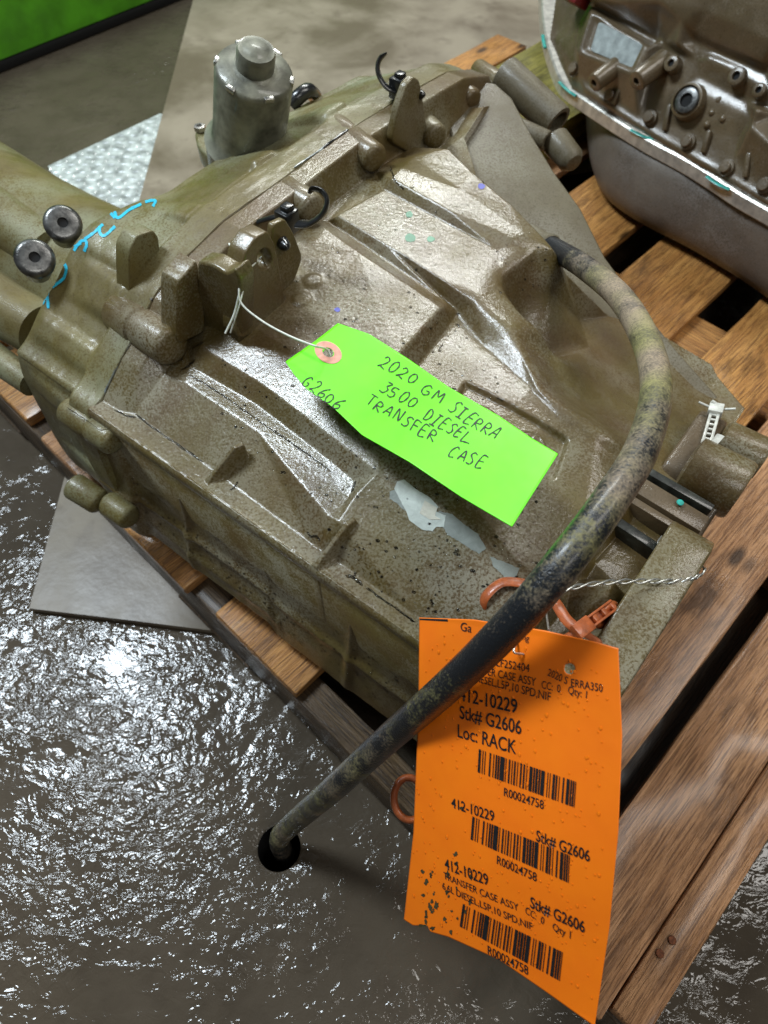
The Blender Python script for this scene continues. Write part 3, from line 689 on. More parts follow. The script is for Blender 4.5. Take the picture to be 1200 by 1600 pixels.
# ---- motor can at the back
mb = W(-.80, .715, .30); mt = PD(398, 66, 1.0)
mc = P(398, 108, .54); mx = nrm(mc-P(392, 215, .42)); mx = nrm(A([mx[0], mx[1]*.4, mx[2]])); R = .0465
print('motor', mc, mx)
mo = lathe('actuator_motor', mc, mx, [(-.20, R*.98), (-.115, R*1.18), (-.108, R*1.22), (-.10, R*1.05), (-.09, R), (-.008, R), (-.003, R*.975), (0, R*.92), (.0015, R*.60), (.003, R*.52), (.0035, R*.485), (.021, R*.485), (.025, R*.45), (.026, R*.30), (.0268, R*.28), (.028, 0)], MAT['motor'], case, 56, 50)
for k in range(6):
    a = k*math.pi/3+.45; x = nrm(np.cross(mx, A([1., 0, 0]))); y = np.cross(mx, x); d = math.cos(a)*x+math.sin(a)*y; q = mc+d*R*.965-mx*.002; e = np.cross(mx, d)
    box('crimp_tab', q, d, e, mx, (-.004, -.006, -.004), (.002, .006, .0022), MAT['bare'], mo, .0012)
fl = plate('motor_foot', rounded([P(303, 205, .40), P(318, 196, .40), P(350, 205, .40), P(420, 230, .40), P(400, 300, .40), P(330, 250, .40), P(308, 228, .40)], 3, .3), eZ, .03, MAT['castR'], case, .004)
lathe('bolt', P(313, 203, .402), eZ, [(0, .0085), (.006, .0085), (.0065, .0045), (.004, .0042), (.004, 0)], MAT['bare'], case, 6)
tube('motor_cable', catmull([P(455, 165, .44), P(468, 150, .45), P(482, 142, .45), P(492, 150, .43)], 6), .010, MAT['black'], case, 14)

# ---- extension housing to the left, with lobes and two grommets
xc = W(-.700, .395, .290)
lathe('extension_housing', xc, -eU, [(-.03, .12), (.0, .128), (.03, .122), (.06, .114), (.10, .112), (.18, .108), (.26, .106), (.36, .110), (.56, .118)], MAT['castR'], case, 72)
for (qa, qb, r0, r1, dep) in (((85, 400), (-60, 300), .034, .040, -.035), ((70, 520), (-60, 440), .036, .042, -.075), ((50, 600), (-40, 535), .016, .02, -.09)):
    a = P(*qa, .405+dep); b = P(*qb, .405+dep); tube('housing_rib', [a+(b-a)*t for t in np.linspace(0, 1, 12)], [r0+(r1-r0)*t for t in np.linspace(0, 1, 12)], MAT['castR'], case, 28)
for i, (cx, cy) in enumerate(((98, 348), (54, 402))):
    c = P(cx, cy, .455); n_ = nrm(C0-c); n_ = nrm(n_+A([.10, .0, .45]))
    g = lathe('grommet', c, n_, [(-.05, .0155), (-.014, .0155), (-.013, .0205), (-.004, .0212), (0, .0185), (.0012, .0155), (.0008, .0060), (-.0005, .0052), (-.02, .0052), (-.02, 0)], MAT['grom'], case, 36)
    lathe('bore', c, n_, [(-.019, .0053), (-.0012, .0053), (-.0012, 0)], MAT['dark'], g, 20)

# ================================================================== HOSE
def build_hose():
    pts = catmull(hpts, 16); seg = 32; n = len(pts); me = tube_mesh('hose', pts, HD/2, seg, cap=False, jitter=.0)
    z = np.zeros(n*seg, np.float32)
    i = np.linspace(0, len(hpts)-1, n)
    prof_ = np.interp(i, [0, 1.0, 1.7, 2.6, 4, 5, 6, 7, 8, 9, 10, 11, 12, 13, 17], [-.22, -.18, -.04, .14, .15, .12, .02, .01, -.03, -.09, -.08, -.05, .0, .0, -.02])
    for k in range(n): z[k*seg:(k+1)*seg] = prof_[k]
    co = np.zeros(len(me.vertices)*3, np.float32); me.vertices.foreach_get('co', co)
    at = me.attributes.new('dust', 'FLOAT', 'POINT'); at.data.foreach_set('value', z)
    o = link('rubber_hose', me, MAT['hose'], None, True, None, base=hpts[0])
    tag(o, 'dirty black rubber hose arching over the gear casing into the drain hole in the floor', 'hose')
    a = pts[2]; d = nrm(pts[0]-pts[2])
    lathe('hose_end', pts[0]+d*.001, d, [(-.003, HD/2-.001), (-.003, HD/2+.0006), (.0008, HD/2+.0006), (.0012, HD/2-.002)], MAT['black'], o, 32)
build_hose()

# ================================================================== TAGS AND WRITING
class Card:
    """a card lying in a plane (slightly curled), measured by its corners"""
    def __init__(s, quad, d0, curl):
        r = [ray(*p)/F for p in quad]; M = np.stack([r[1], -r[2], r[3]], 1); d = np.linalg.solve(M, d0*r[0]); ds = [d0, *d]
        w = [C0+ds[i]*r[i] for i in range(4)]; s.O = w[0]; s.X = nrm(w[1]-w[0]); N = nrm(np.cross(s.X, w[3]-w[0])); s.N = N if N@(C0-w[0]) > 0 else -N
        s.Y = np.cross(s.N, s.X); s.w = np.linalg.norm(w[1]-w[0]); s.h = -(w[3]-w[0])@s.Y; s.curl = curl
    def xy(s, px_, py_):
        p = PP(px_, py_, s.O, s.N)
        for _ in range(3):
            q = p-s.O; h = s.curl(q@s.X/s.w, -(q@s.Y)/s.h); p = PP(px_, py_, s.O, s.N, h)
        q = p-s.O; return float(q@s.X), float(q@s.Y)
    def at(s, x, y, up=0.0): return s.O+s.X*x+s.Y*y+s.N*(s.curl(x/s.w, -y/s.h)+up)
def text_line(card, txt, pa, pb, height_px=None, bold=0.0, name='lettering', par=None, mat='ink', up=.0007):
    """print txt on the card from pixel pa to pixel pb along its baseline"""
    a = A(card.xy(*pa)); b = A(card.xy(*pb)); d = b-a; ln = np.linalg.norm(d); d /= ln; e = A([-d[1], d[0]])
    cu = bpy.data.curves.new('t', 'FONT'); cu.body = txt; cu.size = 1.0; cu.fill_mode = 'FRONT'; cu.resolution_u = 4; cu.offset = bold
    me = curve_to_mesh(cu); n = len(me.vertices); co = np.zeros(n*3); me.vertices.foreach_get('co', co); co = co.reshape(-1, 3)
    x0, x1 = co[:, 0].min(), co[:, 0].max(); k = ln/(x1-x0); ky = k
    if height_px:
        q = A(card.xy(pa[0]+height_px[0], pa[1]+height_px[1])); ky = abs((q-a)@e)/.70
    out = []
    for v in co:
        q = a+d*((v[0]-x0)*k)+e*(v[1]*ky); out.append(card.at(q[0], q[1], up))
    for i, v in enumerate(out): me.vertices[i].co = Vector(v)
    return link(name, me, MAT[mat], par, False)
def strip_mesh(card, polys, up):
    V = []; Fs = []
    for p in polys:
        k = len(V); V += [card.at(q[0], q[1], up) for q in p]; Fs.append(tuple(range(k, k+len(p))))
    return V, Fs
def card_body(name, card, top, right, bottom, left, holes, mat, base, label, cat, nx=90, ny=120, th=.0005, nib=None):
    """Coons patch between four pixel edge lines, with real holes and thickness"""
    def ev(line, t):
        l = A(line, float); d = np.r_[0, np.cumsum(np.hypot(*np.diff(l, axis=0).T))]; d /= d[-1]; return A([np.interp(t, d, l[:, 0]), np.interp(t, d, l[:, 1])])
    V = []; keep = []
    P00, P10, P01, P11 = A(top[0]), A(top[-1]), A(bottom[0]), A(bottom[-1])
    pxs = np.zeros((ny+1, nx+1, 2))
    for j in range(ny+1):
        t = j/ny
        for i in range(nx+1):
            s_ = i/nx
            q = (1-t)*ev(top, s_)+t*ev(bottom, s_)+(1-s_)*ev(left, t)+s_*ev(right, t)-((1-s_)*(1-t)*P00+s_*(1-t)*P10+(1-s_)*t*P01+s_*t*P11)
            pxs[j, i] = q
    # pull vertices around holes onto the hole rim so that the hole is round
    inh = np.zeros((ny+1, nx+1), bool)
    for cx, cy, r in holes:
        dx = pxs[..., 0]-cx; dy = pxs[..., 1]-cy; rr = np.hypot(dx, dy); m = rr < r*.999
        cell = 1.1*np.hypot(*(pxs[0, 1]-pxs[0, 0])); snap = (rr < r+cell*.5) & (rr > r-cell*.55)
        f = np.where(snap, r/np.maximum(rr, 1e-6), 1.0); pxs[..., 0] = cx+dx*f; pxs[..., 1] = cy+dy*f; inh |= (m & ~snap)
    idx = np.zeros((ny+1, nx+1), int)
    for j in range(ny+1):
        for i in range(nx+1):
            x, y = card.xy(*pxs[j, i]); idx[j, i] = len(V); V.append(card.at(x, y, 0))
    Fs = []
    for j in range(ny):
        for i in range(nx):
            if inh[j, i] or inh[j+1, i] or inh[j, i+1] or inh[j+1, i+1]: continue
            Fs.append((int(idx[j, i]), int(idx[j+1, i]), int(idx[j+1, i+1]), int(idx[j, i+1])))
    me = mesh(name, V, Fs)
    o = link(name, me, mat, None, True, None, base=base); so = o.modifiers.new('thickness', 'SOLIDIFY'); so.thickness = th; so.offset = -1
    tag(o, label, cat); return o

# ---- green tag, hand-written
GQ = [(525, 505), (872, 708), (800, 822), (450, 590)]
gc = Card(GQ, .675, lambda a, b: .010*math.sin(math.pi*min(max(a*.9+.05, 0), 1))*-1+.004*math.sin(a*7))
gt_base = gc.at(gc.w/2, -gc.h/2)
gtag = card_body('paper_tag', gc, [(528, 505), (577, 522), (640, 562), (700, 604), (780, 650), (830, 684), (872, 709)], [(872, 709), (836, 766), (800, 823)],
                 [(458, 583), (478, 607), (520, 636), (566, 680), (640, 722), (720, 776), (800, 823)], [(528, 505), (492, 533), (446, 565), (458, 583)], [(513, 552, 8)], MAT['green_tag'], gt_base,
                 'bright green paper tag with handwriting lying on the gear casing', 'tag', 110, 60)
def ring(card, cx, cy, r0, r1, up, n=36):
    V = []; Fs = []
    for r in (r0, (r0+r1)/2, r1):
        for k in range(n):
            a = 2*math.pi*k/n; x, y = card.xy(cx+r*math.cos(a)*1.12, cy+r*.9*math.sin(a)+r*.25*math.cos(a)); V.append(card.at(x, y, up))
    for i in range(2):
        for k in range(n): Fs.append((i*n+k, (i+1)*n+k, (i+1)*n+(k+1) % n, i*n+(k+1) % n))
    return mesh('reinforcing_ring', V, Fs)
link('reinforcing_ring', ring(gc, 513, 551, 8.2, 19, .0004), MAT['pink'], gtag, False)
ST = {  # hand-drawn capital strokes on a 1 x 1.4 cell
 '0': [[(.5, 1.35), (.15, 1.1), (.1, .5), (.4, .05), (.8, .3), (.85, .95), (.5, 1.35)]],
 '2': [[(.1, 1.1), (.4, 1.38), (.8, 1.1), (.6, .6), (.05, .05), (.3, .15), (.95, .0)]],
 '3': [[(.1, 1.35), (.8, 1.3), (.45, .85), (.85, .55), (.6, .05), (.05, .1)]],
 '5': [[(.9, 1.4), (.25, 1.35), (.15, .8), (.7, .75), (.8, .3), (.45, 0), (.05, .1)]],
 '6': [[(.75, 1.35), (.3, .9), (.1, .35), (.4, 0), (.85, .25), (.7, .6), (.2, .45)]],
 'G': [[(.85, 1.2), (.5, 1.4), (.12, .9), (.15, .25), (.5, 0), (.85, .25), (.85, .6), (.5, .6)]],
 'M': [[(.05, 0), (.15, 1.35), (.5, .55), (.85, 1.35), (1, 0)]],
 'S': [[(.9, 1.25), (.5, 1.4), (.2, 1.05), (.75, .5), (.6, .05), (.05, .1)]],
 'I': [[(.15, 1.38), (.85, 1.38)], [(.5, 1.38), (.48, 0)], [(.1, 0), (.9, 0.02)]],
 'E': [[(.9, 1.35), (.2, 1.35), (.12, 0), (.9, .05)], [(.15, .7), (.75, .72)]],
 'R': [[(.1, 0), (.15, 1.38), (.75, 1.25), (.7, .8), (.15, .7), (.95, 0)]],
 'A': [[(.05, 0), (.5, 1.4), (.95, 0)], [(.2, .5), (.85, .5)]],
 'D': [[(.15, 0), (.15, 1.38), (.75, 1.15), (.9, .6), (.6, .1), (.1, 0)]],
 'L': [[(.2, 1.4), (.15, .05), (.6, .1), (1.5, .18)]],
 'T': [[(.0, 1.38), (1.0, 1.36)], [(.5, 1.37), (.45, 0)]],
 'N': [[(.1, 0), (.12, 1.35), (.85, .05), (.9, 1.4)]],
 'F': [[(.15, 0), (.15, 1.36), (.9, 1.36)], [(.15, .75), (.75, .75)]],
 'C': [[(.9, 1.2), (.5, 1.4), (.12, .8), (.3, .1), (.9, .15)]]}
def hand(card, txt, pa, pb, hpx, par, w=.00112, up=.0005):
    a = A(card.xy(*pa)); b = A(card.xy(*pb)); d = b-a; ln = np.linalg.norm(d); d /= ln; e = A([-d[1], d[0]])
    q = A(card.xy(pa[0]+hpx[0], pa[1]+hpx[1])); hh = abs((q-a)@e)/1.4
    cell = ln/(len(txt)-.18*len(txt)+0); cell = ln/max(len(txt), 1)
    for i, ch in enumerate(txt):
        if ch == ' ': continue
        V = []; Fs = []; jx = random.uniform(-.07, .07); jy = random.uniform(-.14, .14); jr = random.uniform(-.14, .10); js = random.uniform(.86, 1.12)
        for s_ in ST[ch]:
            l = [A([*p, 0]) for p in s_]; l = catmull(l, 6) if len(l) > 2 else l
            for k in range(len(l)):
                p = l[k][:2]; t = nrm((l[min(k+1, len(l)-1)]-l[max(k-1, 0)])[:2]); nn = A([-t[1], t[0]])
                ww = w*(.75+.5*math.sin(k*.45+i)**2)*random.uniform(.9, 1.1)
                for sg in (-1, 1):
                    x = a+d*((i+jx+(p[0]+jr*p[1])*.76)*cell)+e*((p[1]*js+jy)*hh)+(d*nn[0]+e*nn[1])*ww*sg*.5
                    V.append(card.at(x[0], x[1], up))
            k0 = len(V)-2*len(l); Fs += [(k0+2*k, k0+2*k+1, k0+2*k+3, k0+2*k+2) for k in range(len(l)-1)]
        link('handwriting', mesh('handwriting', V, Fs), MAT['ink'], par, False)
hand(gc, '2020', (589, 571), (647, 605), (8, -18), gtag)
hand(gc, 'GM', (655, 612), (690, 632), (8, -18), gtag)
hand(gc, 'SIERRA', (697, 641), (777, 687), (8, -18), gtag)
hand(gc, '3500', (592, 609), (647, 641), (8, -18), gtag)
hand(gc, 'DIESEL', (659, 654), (730, 693), (8, -18), gtag)
hand(gc, 'TRANSFER', (569, 630), (682, 692), (8, -16), gtag)
hand(gc, 'CASE', (697, 713), (756, 734), (8, -18), gtag)
hand(gc, 'G2606', (470, 600), (530, 644), (9, -17), gtag)
# string through the tag, round the drilled lug
sp = catmull([P(352, 521, .47), P(366, 490, .485), P(375, 455, .505), P(385, 425, .515), P(375, 400, .51), P(358, 381, .505), P(372, 402, .512), P(382, 425, .517), P(374, 448, .512), P(378, 475, .50), P(410, 502, .492), P(450, 524, .49), P(490, 540, .495), gc.at(*gc.xy(511, 549), .003), gc.at(*gc.xy(516, 554), -.004)], 8)
so_ = tube('string', sp, .0010, MAT['string'], None, 8, base=sp[-1]); tag(so_, 'thin white string tying the green tag to the drilled lug', 'string')
tube('string_end', catmull([P(385, 425, .515), P(376, 470, .50), P(360, 520, .465)], 8), .0008, MAT['string'], so_, 6)
tube('string_wrap', catmull([P(385, 424, .515), P(398, 412, .512), P(408, 402, .50), P(412, 396, .49)], 6), .0008, MAT['string'], so_, 6)

# ---- orange printed tag
OQ = [(655, 965), (965, 1012), (930, 1600), (632, 1440)]
oc = Card(OQ, .575, lambda a, b: .006*math.sin(math.pi*min(max(b, 0), 1))-.004*(a-.5)**2*4*min(max(b+.2, 0), 1)+.0012*math.sin(b*9+a*3))
otag = card_body('printed_tag', oc, [(655, 965), (740, 968), (850, 985), (930, 1003), (966, 1013)], [(966, 1013), (972, 1150), (966, 1300), (952, 1450), (929, 1604)],
                 [(631, 1437), (645, 1446), (668, 1447), (672, 1456), (700, 1464), (780, 1500), (850, 1548), (929, 1604)], [(655, 965), (654, 1100), (646, 1300), (631, 1437)], [(890, 1045, 8.5), (814, 1018, 2.0)], MAT['orange_tag'],
                 oc.at(oc.w*.55, 0), 'orange printed stock tag with barcodes hanging from the corner of the casing', 'tag', 150, 250)
for (tx, a, b, bold, hp) in [
    ('Ga', (720, 985), (737, 988), 0, None), ('cycling', (796, 992), (827, 1002), 0, None),
    ('KEY3LF252404', (748, 1035), (828, 1050), 0, (1, -12)), ('2020 S', (856, 1055), (886, 1069), 0, (1, -12)), ('ERRA350', (893, 1072), (942, 1081), 0, (1, -12)),
    ('TRANSFER CASE ASSY', (722, 1045), (838, 1072), 0, (1, -12)), ('CC:  0', (847, 1075), (876, 1082), 0, (1, -12)), ('Qty: 1', (888, 1083), (917, 1091), 0, (1, -12)),
    ('6.6L,DIESEL,L5P,10 SPD,NIF', (718, 1058), (861, 1095), 0, (1, -12)),
    ('412-10229', (719, 1094), (809, 1114), .012, (1, -20)), ('Stk# G2606', (719, 1122), (815, 1147), .008, (1, -20)), ('Loc: RACK', (716, 1151), (807, 1178), .006, (1, -20)),
    ('R00024758', (788, 1243), (850, 1264), .004, (1, -13)),
    ('412-10229', (706, 1261), (773, 1283), .008, (1, -15)), ('Stk# G2606', (838, 1313), (922, 1346), .010, (1, -17)), ('R00024758', (777, 1349), (839, 1377), .004, (1, -13)),
    ('412-10229', (696, 1357), (764, 1383), .010, (1, -16)), ('TRANSFER CASE ASSY', (694, 1372), (811, 1423), 0, (1, -10)), ('CC:  0', (821, 1426), (850, 1444), 0, (1, -11)), ('Qty 1', (864, 1452), (892, 1466), 0, (1, -11)),
    ('6.6L DIESEL,L5P,10 SPD,NIF', (692, 1388), (833, 1453), 0, (1, -10)), ('Stk# G2606', (829, 1417), (914, 1457), .012, (1, -17)), ('R00024758', (763, 1490), (826, 1523), .004, (1, -13))]:
    text_line(oc, tx, a, b, hp, bold, 'printed_text', otag)
pat = [3, 2, 1, 2, 1, 5, 2, 3, 1, 2, 2, 1, 2, 1, 6, 1, 1, 3, 2, 2, 1, 2, 2, 2, 1, 3, 2, 2, 2, 2, 1, 3, 4, 1, 2, 1, 3, 1, 2, 1, 5, 3, 1, 2, 1, 3, 3, 1, 2, 2, 1, 4, 2, 3, 4, 1, 2, 1, 2, 1, 1]
def barcode(tl, tr, bl, br):
    tot = sum(pat); x = 0; polys = []; tl, tr, bl, br = map(lambda q: A(q, float), (tl, tr, bl, br))
    for i, w in enumerate(pat):
        if i % 2 == 0:
            f0, f1 = x/tot, (x+w*.92)/tot
            for k in range(3):
                g0, g1 = k/3, (k+1)/3
                q = [(tl+(tr-tl)*f)*(1-g)+(bl+(br-bl)*f)*g for f, g in ((f0, g0), (f0, g1), (f1, g1), (f1, g0))]
                polys.append([oc.xy(*p) for p in q])
        x += w
    V, Fs = strip_mesh(oc, polys, .0007); link('barcode', mesh('barcode', V, Fs), MAT['ink'], otag, False)
barcode((749, 1170), (901, 1221), (747, 1206), (898, 1261)); barcode((739, 1275), (891, 1336), (736, 1311), (889, 1379)); barcode((724, 1412), (880, 1487), (719, 1447), (875, 1532))
barcode_bar = [oc.xy(*q) for q in ((656, 966), (700, 967.5), (700, 971), (656, 968.5))]; V, Fs = strip_mesh(oc, [barcode_bar], .0004); link('printed_bar', mesh('printed_bar', V, Fs), MAT['ink'], otag, False)
# water drops on the orange tag
def drops(card, quad, n, par, rmax, rmin=.0006, avoid=None):
    V = []; Fs = []; tl, tr, bl, br = [A(q, float) for q in quad]
    for _ in range(n):
        f, g = random.random(), random.random(); q = (tl+(tr-tl)*f)*(1-g)+(bl+(br-bl)*f)*g; x, y = card.xy(*q); r = rmin+(rmax-rmin)*random.random()**2.5; st = random.uniform(1, 1.5); k0 = len(V)
        for j, (rr, zz) in enumerate(((1, 0), (.8, .28), (.45, .44), (0, .5))):
            for k in range(10):
                a = 2*math.pi*k/10; V.append(card.at(x+r*rr*math.cos(a), y+r*rr*st*math.sin(a), .0004+r*zz*.45))
        for j in range(3):
            for k in range(10): Fs.append((k0+j*10+k, k0+j*10+(k+1) % 10, k0+(j+1)*10+(k+1) % 10, k0+(j+1)*10+k))
    o = link('water_drops', mesh('water_drops', V, Fs), par.data.materials[0], par, True); tag(o, kind='stuff'); return o
t = NT('wet_orange'); t.set(col=(.92, .20, .004), rough=.06, coat=1.0, crough=.03); mdo = t.m
d_ = drops(oc, ((665, 985), (955, 1030), (640, 1425), (930, 1570)), 330, otag, .0013); d_.data.materials.clear(); d_.data.materials.append(mdo)
# torn dirty corner and smears
def smear(card, pts, mat, par, up, nm):
    V = []; Fs = []
    for (cx, cy, r, el) in pts:
        k0 = len(V); n = 11
        for k in range(n):
            a = 2*math.pi*k/n; rr = r*random.uniform(.45, 1.2); x, y = card.xy(cx+rr*math.cos(a), cy+rr*el*math.sin(a)); V.append(card.at(x, y, up))
        Fs.append(tuple(range(k0, k0+n))[::-1])
    o = link(nm, mesh(nm, V, Fs), mat, par, False); tag(o, kind='stuff'); return o
mud = m_simple('dark_grime', (.075, .060, .025), .5, 0, .3, .3, 200)
smear(oc, [(645+random.gauss(55, 28), 1440+random.gauss(-30, 28)+0, random.uniform(.8, 3.4), random.uniform(.7, 2.2)) for _ in range(34)]+[(682, 1415, 4, 2.2), (712, 1335, 4, 1.2), (700, 1365, 3, 2), (722, 1262, 3.5, .8), (660, 1446, 9, .35), (676, 1450, 5, .8)], mud, otag, .00042, 'grime')

# ================================================================== SMALL THINGS
# steel wire of the orange tag
wz = [gc and oc.at(*oc.xy(819, 1022), .001), oc.at(*oc.xy(812, 1014), .008), PD(820, 985, .52), PD(845, 945, .53), PD(890, 920, .55), PD(950, 910, .57), PD(1010, 908, .585), PD(1060, 908, .59), PD(1092, 900, .59), PD(1100, 888, .60), PD(1082, 876, .61), PD(1045, 868, .62), PD(1028, 850, .63), PD(1034, 838, .64)]
wp = catmull(wz, 14); w1 = []; 
for i, p in enumerate(wp):
    f = 1.0 if 2*14 < i < 8*14 else 0.0; a = i*.55; w1.append(p+f*.0021*(math.cos(a)*eZ+math.sin(a)*eV))
wo = tube('tag_wire', w1, .00088, MAT['wire'], None, 8, base=w1[-1]); tag(wo, 'thin twisted steel wire tying the orange tag to the flange corner', 'wire')
w2 = [p-.0021*(math.cos(i*.55)*eZ+math.sin(i*.55)*eV) for i, p in enumerate(wp) if 2*14 <= i <= 9*14]
w2 = catmull([oc.at(*oc.xy(853, 985), -.004), PD(854, 960, .535), PD(853, 945, .534)], 6)[:-1]+w2[14:]
tube('wire_strand', w2, .00085, MAT['wire'], wo, 8)
# orange cable tie
oz = root('orange_cable_tie', 'orange plastic cable tie looped round the casing corner above the orange tag', 'cable tie', PD(925, 965, .59))
hx = nrm(PD(972, 938, .60)-PD(900, 992, .565)); hn = nrm(C0-PD(930, 965, .58)); hy = np.cross(hn, hx); hn = np.cross(hx, hy); ho = PD(905, 985, .567)
box('head', ho, hx, hy, hn, (-.006, -.009, -.005), (.014, .009, .005), MAT['orangetie'], oz, .0015)
for y0, y1 in ((-.007, -.0042), (.0042, .007)): box('strap_rail', ho, hx, hy, hn, (.010, y0, -.004), (.047, y1, .004), MAT['orangetie'], oz, .001)
for x0 in (.019, .031, .043): box('strap_rung', ho, hx, hy, hn, (x0, -.0042, -.0035), (x0+.0045, .0042, .003), MAT['orangetie'], oz, .0006)
box('strap_bed', ho, hx, hy, hn, (.01, -.0045, -.0042), (.046, .0045, -.002), MAT['orangetie'], oz, .0005)
rc_ = ho+hx*.042-hn*.012+hy*(-.004)
tube('round_stop', [rc_+.013*(math.cos(a)*hx+math.sin(a)*(hn*.8+hy*.5)) for a in np.linspace(0, 2*math.pi, 28, endpoint=False)], .0032, MAT['orangetie'], oz, 10, closed=True, cap=False)
lathe('disc', rc_, np.cross(hx, hn*.8+hy*.5), [(-.001, .012), (.001, .012), (.0012, 0)], MAT['orangetie'], oz, 28)
tube('strap', catmull([ho, PD(885, 968, .57), PD(868, 942, .575), PD(848, 925, .58), PD(820, 912, .595), PD(785, 910, .60), PD(760, 930, .60), PD(754, 948, .605), PD(757, 956, .62)], 8), .0052, MAT['orangetie'], oz, 12, flat=.38)
tube('strap', catmull([ho, PD(880, 1000, .575), PD(860, 1015, .60), PD(840, 1040, .62)], 8), .0035, MAT['orangetie'], oz, 10, flat=.5)
tube('strap', catmull([ho, PD(930, 1000, .575), PD(950, 1015, .59), PD(970, 1040, .62)], 8), .0035, MAT['orangetie'], oz, 10, flat=.5)
# its hanging ring below
rcn = PD(640, 1248, .66); rx = nrm(A([1., .1, 0])); ry = nrm(np.cross(nrm(C0-rcn), rx))
o = tube('orange_ring', [rcn+.0185*math.cos(a)*rx*.8+.0185*math.sin(a)*ry for a in np.linspace(0, 2*math.pi, 40, endpoint=False)], .0036, MAT['orangetie'], None, 12, closed=True, cap=False, flat=1.5, base=rcn)
tag(o, 'dull orange plastic ring hanging half hidden behind the orange tag', 'ring')
# white ladder tie
wt = root('white_cable_tie', 'white slotted nylon cable tie round the flange boss at the right', 'cable tie', PD(1112, 680, .72))
a = PD(1119, 638, .735); b = PD(1100, 705, .70); x = nrm(b-a); n_ = nrm(C0-a); y = nrm(np.cross(n_, x)); n_ = np.cross(x, y); ln = np.linalg.norm(b-a)
box('head', a, x, y, n_, (-.004, -.0072, -.005), (.010, .0072, .005), MAT['whitetie'], wt, .0012)
for y0, y1 in ((-.0052, -.0022), (.0022, .0052)): box('strap_rail', a, x, y, n_, (.008, y0, -.0015), (ln, y1, .0015), MAT['whitetie'], wt, .0006)
for k in range(6): box('rung', a, x, y, n_, (.010+k*.0073, -.0022, -.0013), (.0125+k*.0073, .0022, .0013), MAT['whitetie'], wt, .0004)
tube('strap', catmull([b, PD(1092, 715, .70), PD(1090, 722, .705), PD(1108, 700, .69), PD(1126, 680, .69)], 8), .0046, MAT['whitetie'], wt, 10, flat=.3)
tube('tail', catmull([a-x*.004, PD(1119, 632, .735), PD(1112, 627, .735)], 5), .0022, MAT['whitetie'], wt, 8)
for s_ in (-1, 1): tube('prong', [a+y*.006*s_, a+y*.012*s_+n_*.002, a+y*.018*s_+n_*.004], .0013, MAT['whitetie'], wt, 8)
# black harness clips
def clip(label, depth, hook, blk, plug, loop=None):
    bq = PD(*blk, depth); c = root('harness_clip', label, 'plastic clip', bq, 'black harness clips on the casing tabs')
    n_ = nrm(C0-bq)
    box('clip_block', bq, eU, eV, eZ, (-.011, -.010, -.013), (.008, .009, .012), MAT['black'], c, .002)
    box('clip_latch', bq, eU, eV, eZ, (-.006, -.005, .010), (.005, .006, .017), MAT['black'], c, .001)
    hp = catmull([PD(*q) for q in hook], 10); rr = np.interp(np.linspace(0, 1, len(hp)), [0, .5, .85, 1], [.0068, .0066, .0048, .0022])
    tube('hook_arm', hp, rr, MAT['black'], c, 12, flat=.42)
    pa, pb = PD(*plug[0]), PD(*plug[1]); d = np.linalg.norm(pb-pa); pr = [(0, .006)]
    for k in range(5): pr += [(d*(k+.15)/5, .0085-.0007*k), (d*(k+.8)/5, .0058-.0005*k)]
    pr += [(d, .003), (d*1.04, 0)]
    lathe('fir_tree_plug', pa, pb-pa, pr, MAT['black'], c, 20, 30)
    if loop: tube('loop_end', catmull([PD(*q) for q in loop], 6), .004, MAT['black'], c, 10, flat=.6)
d1_ = .735
clip('black plastic harness clip with curled arm beside the drilled lug', d1_, [(466, 350, .725), (484, 349, .715), (504, 334, .705), (511, 314, .70), (503, 299, .70), (490, 295, .70), (483, 302, .705)], (451, 344), ((433, 372, .725), (448, 386, .70)), [(452, 338, .74), (425, 340, .75), (404, 346, .765)])
clip('black plastic harness clip with upright curved arm on the farther tab', .885, [(616, 142, .885), (604, 136, .88), (594, 122, .875), (590, 106, .87), (594, 92, .868), (604, 83, .868)], (625, 136), ((634, 148, .88), (662, 148, .855)))
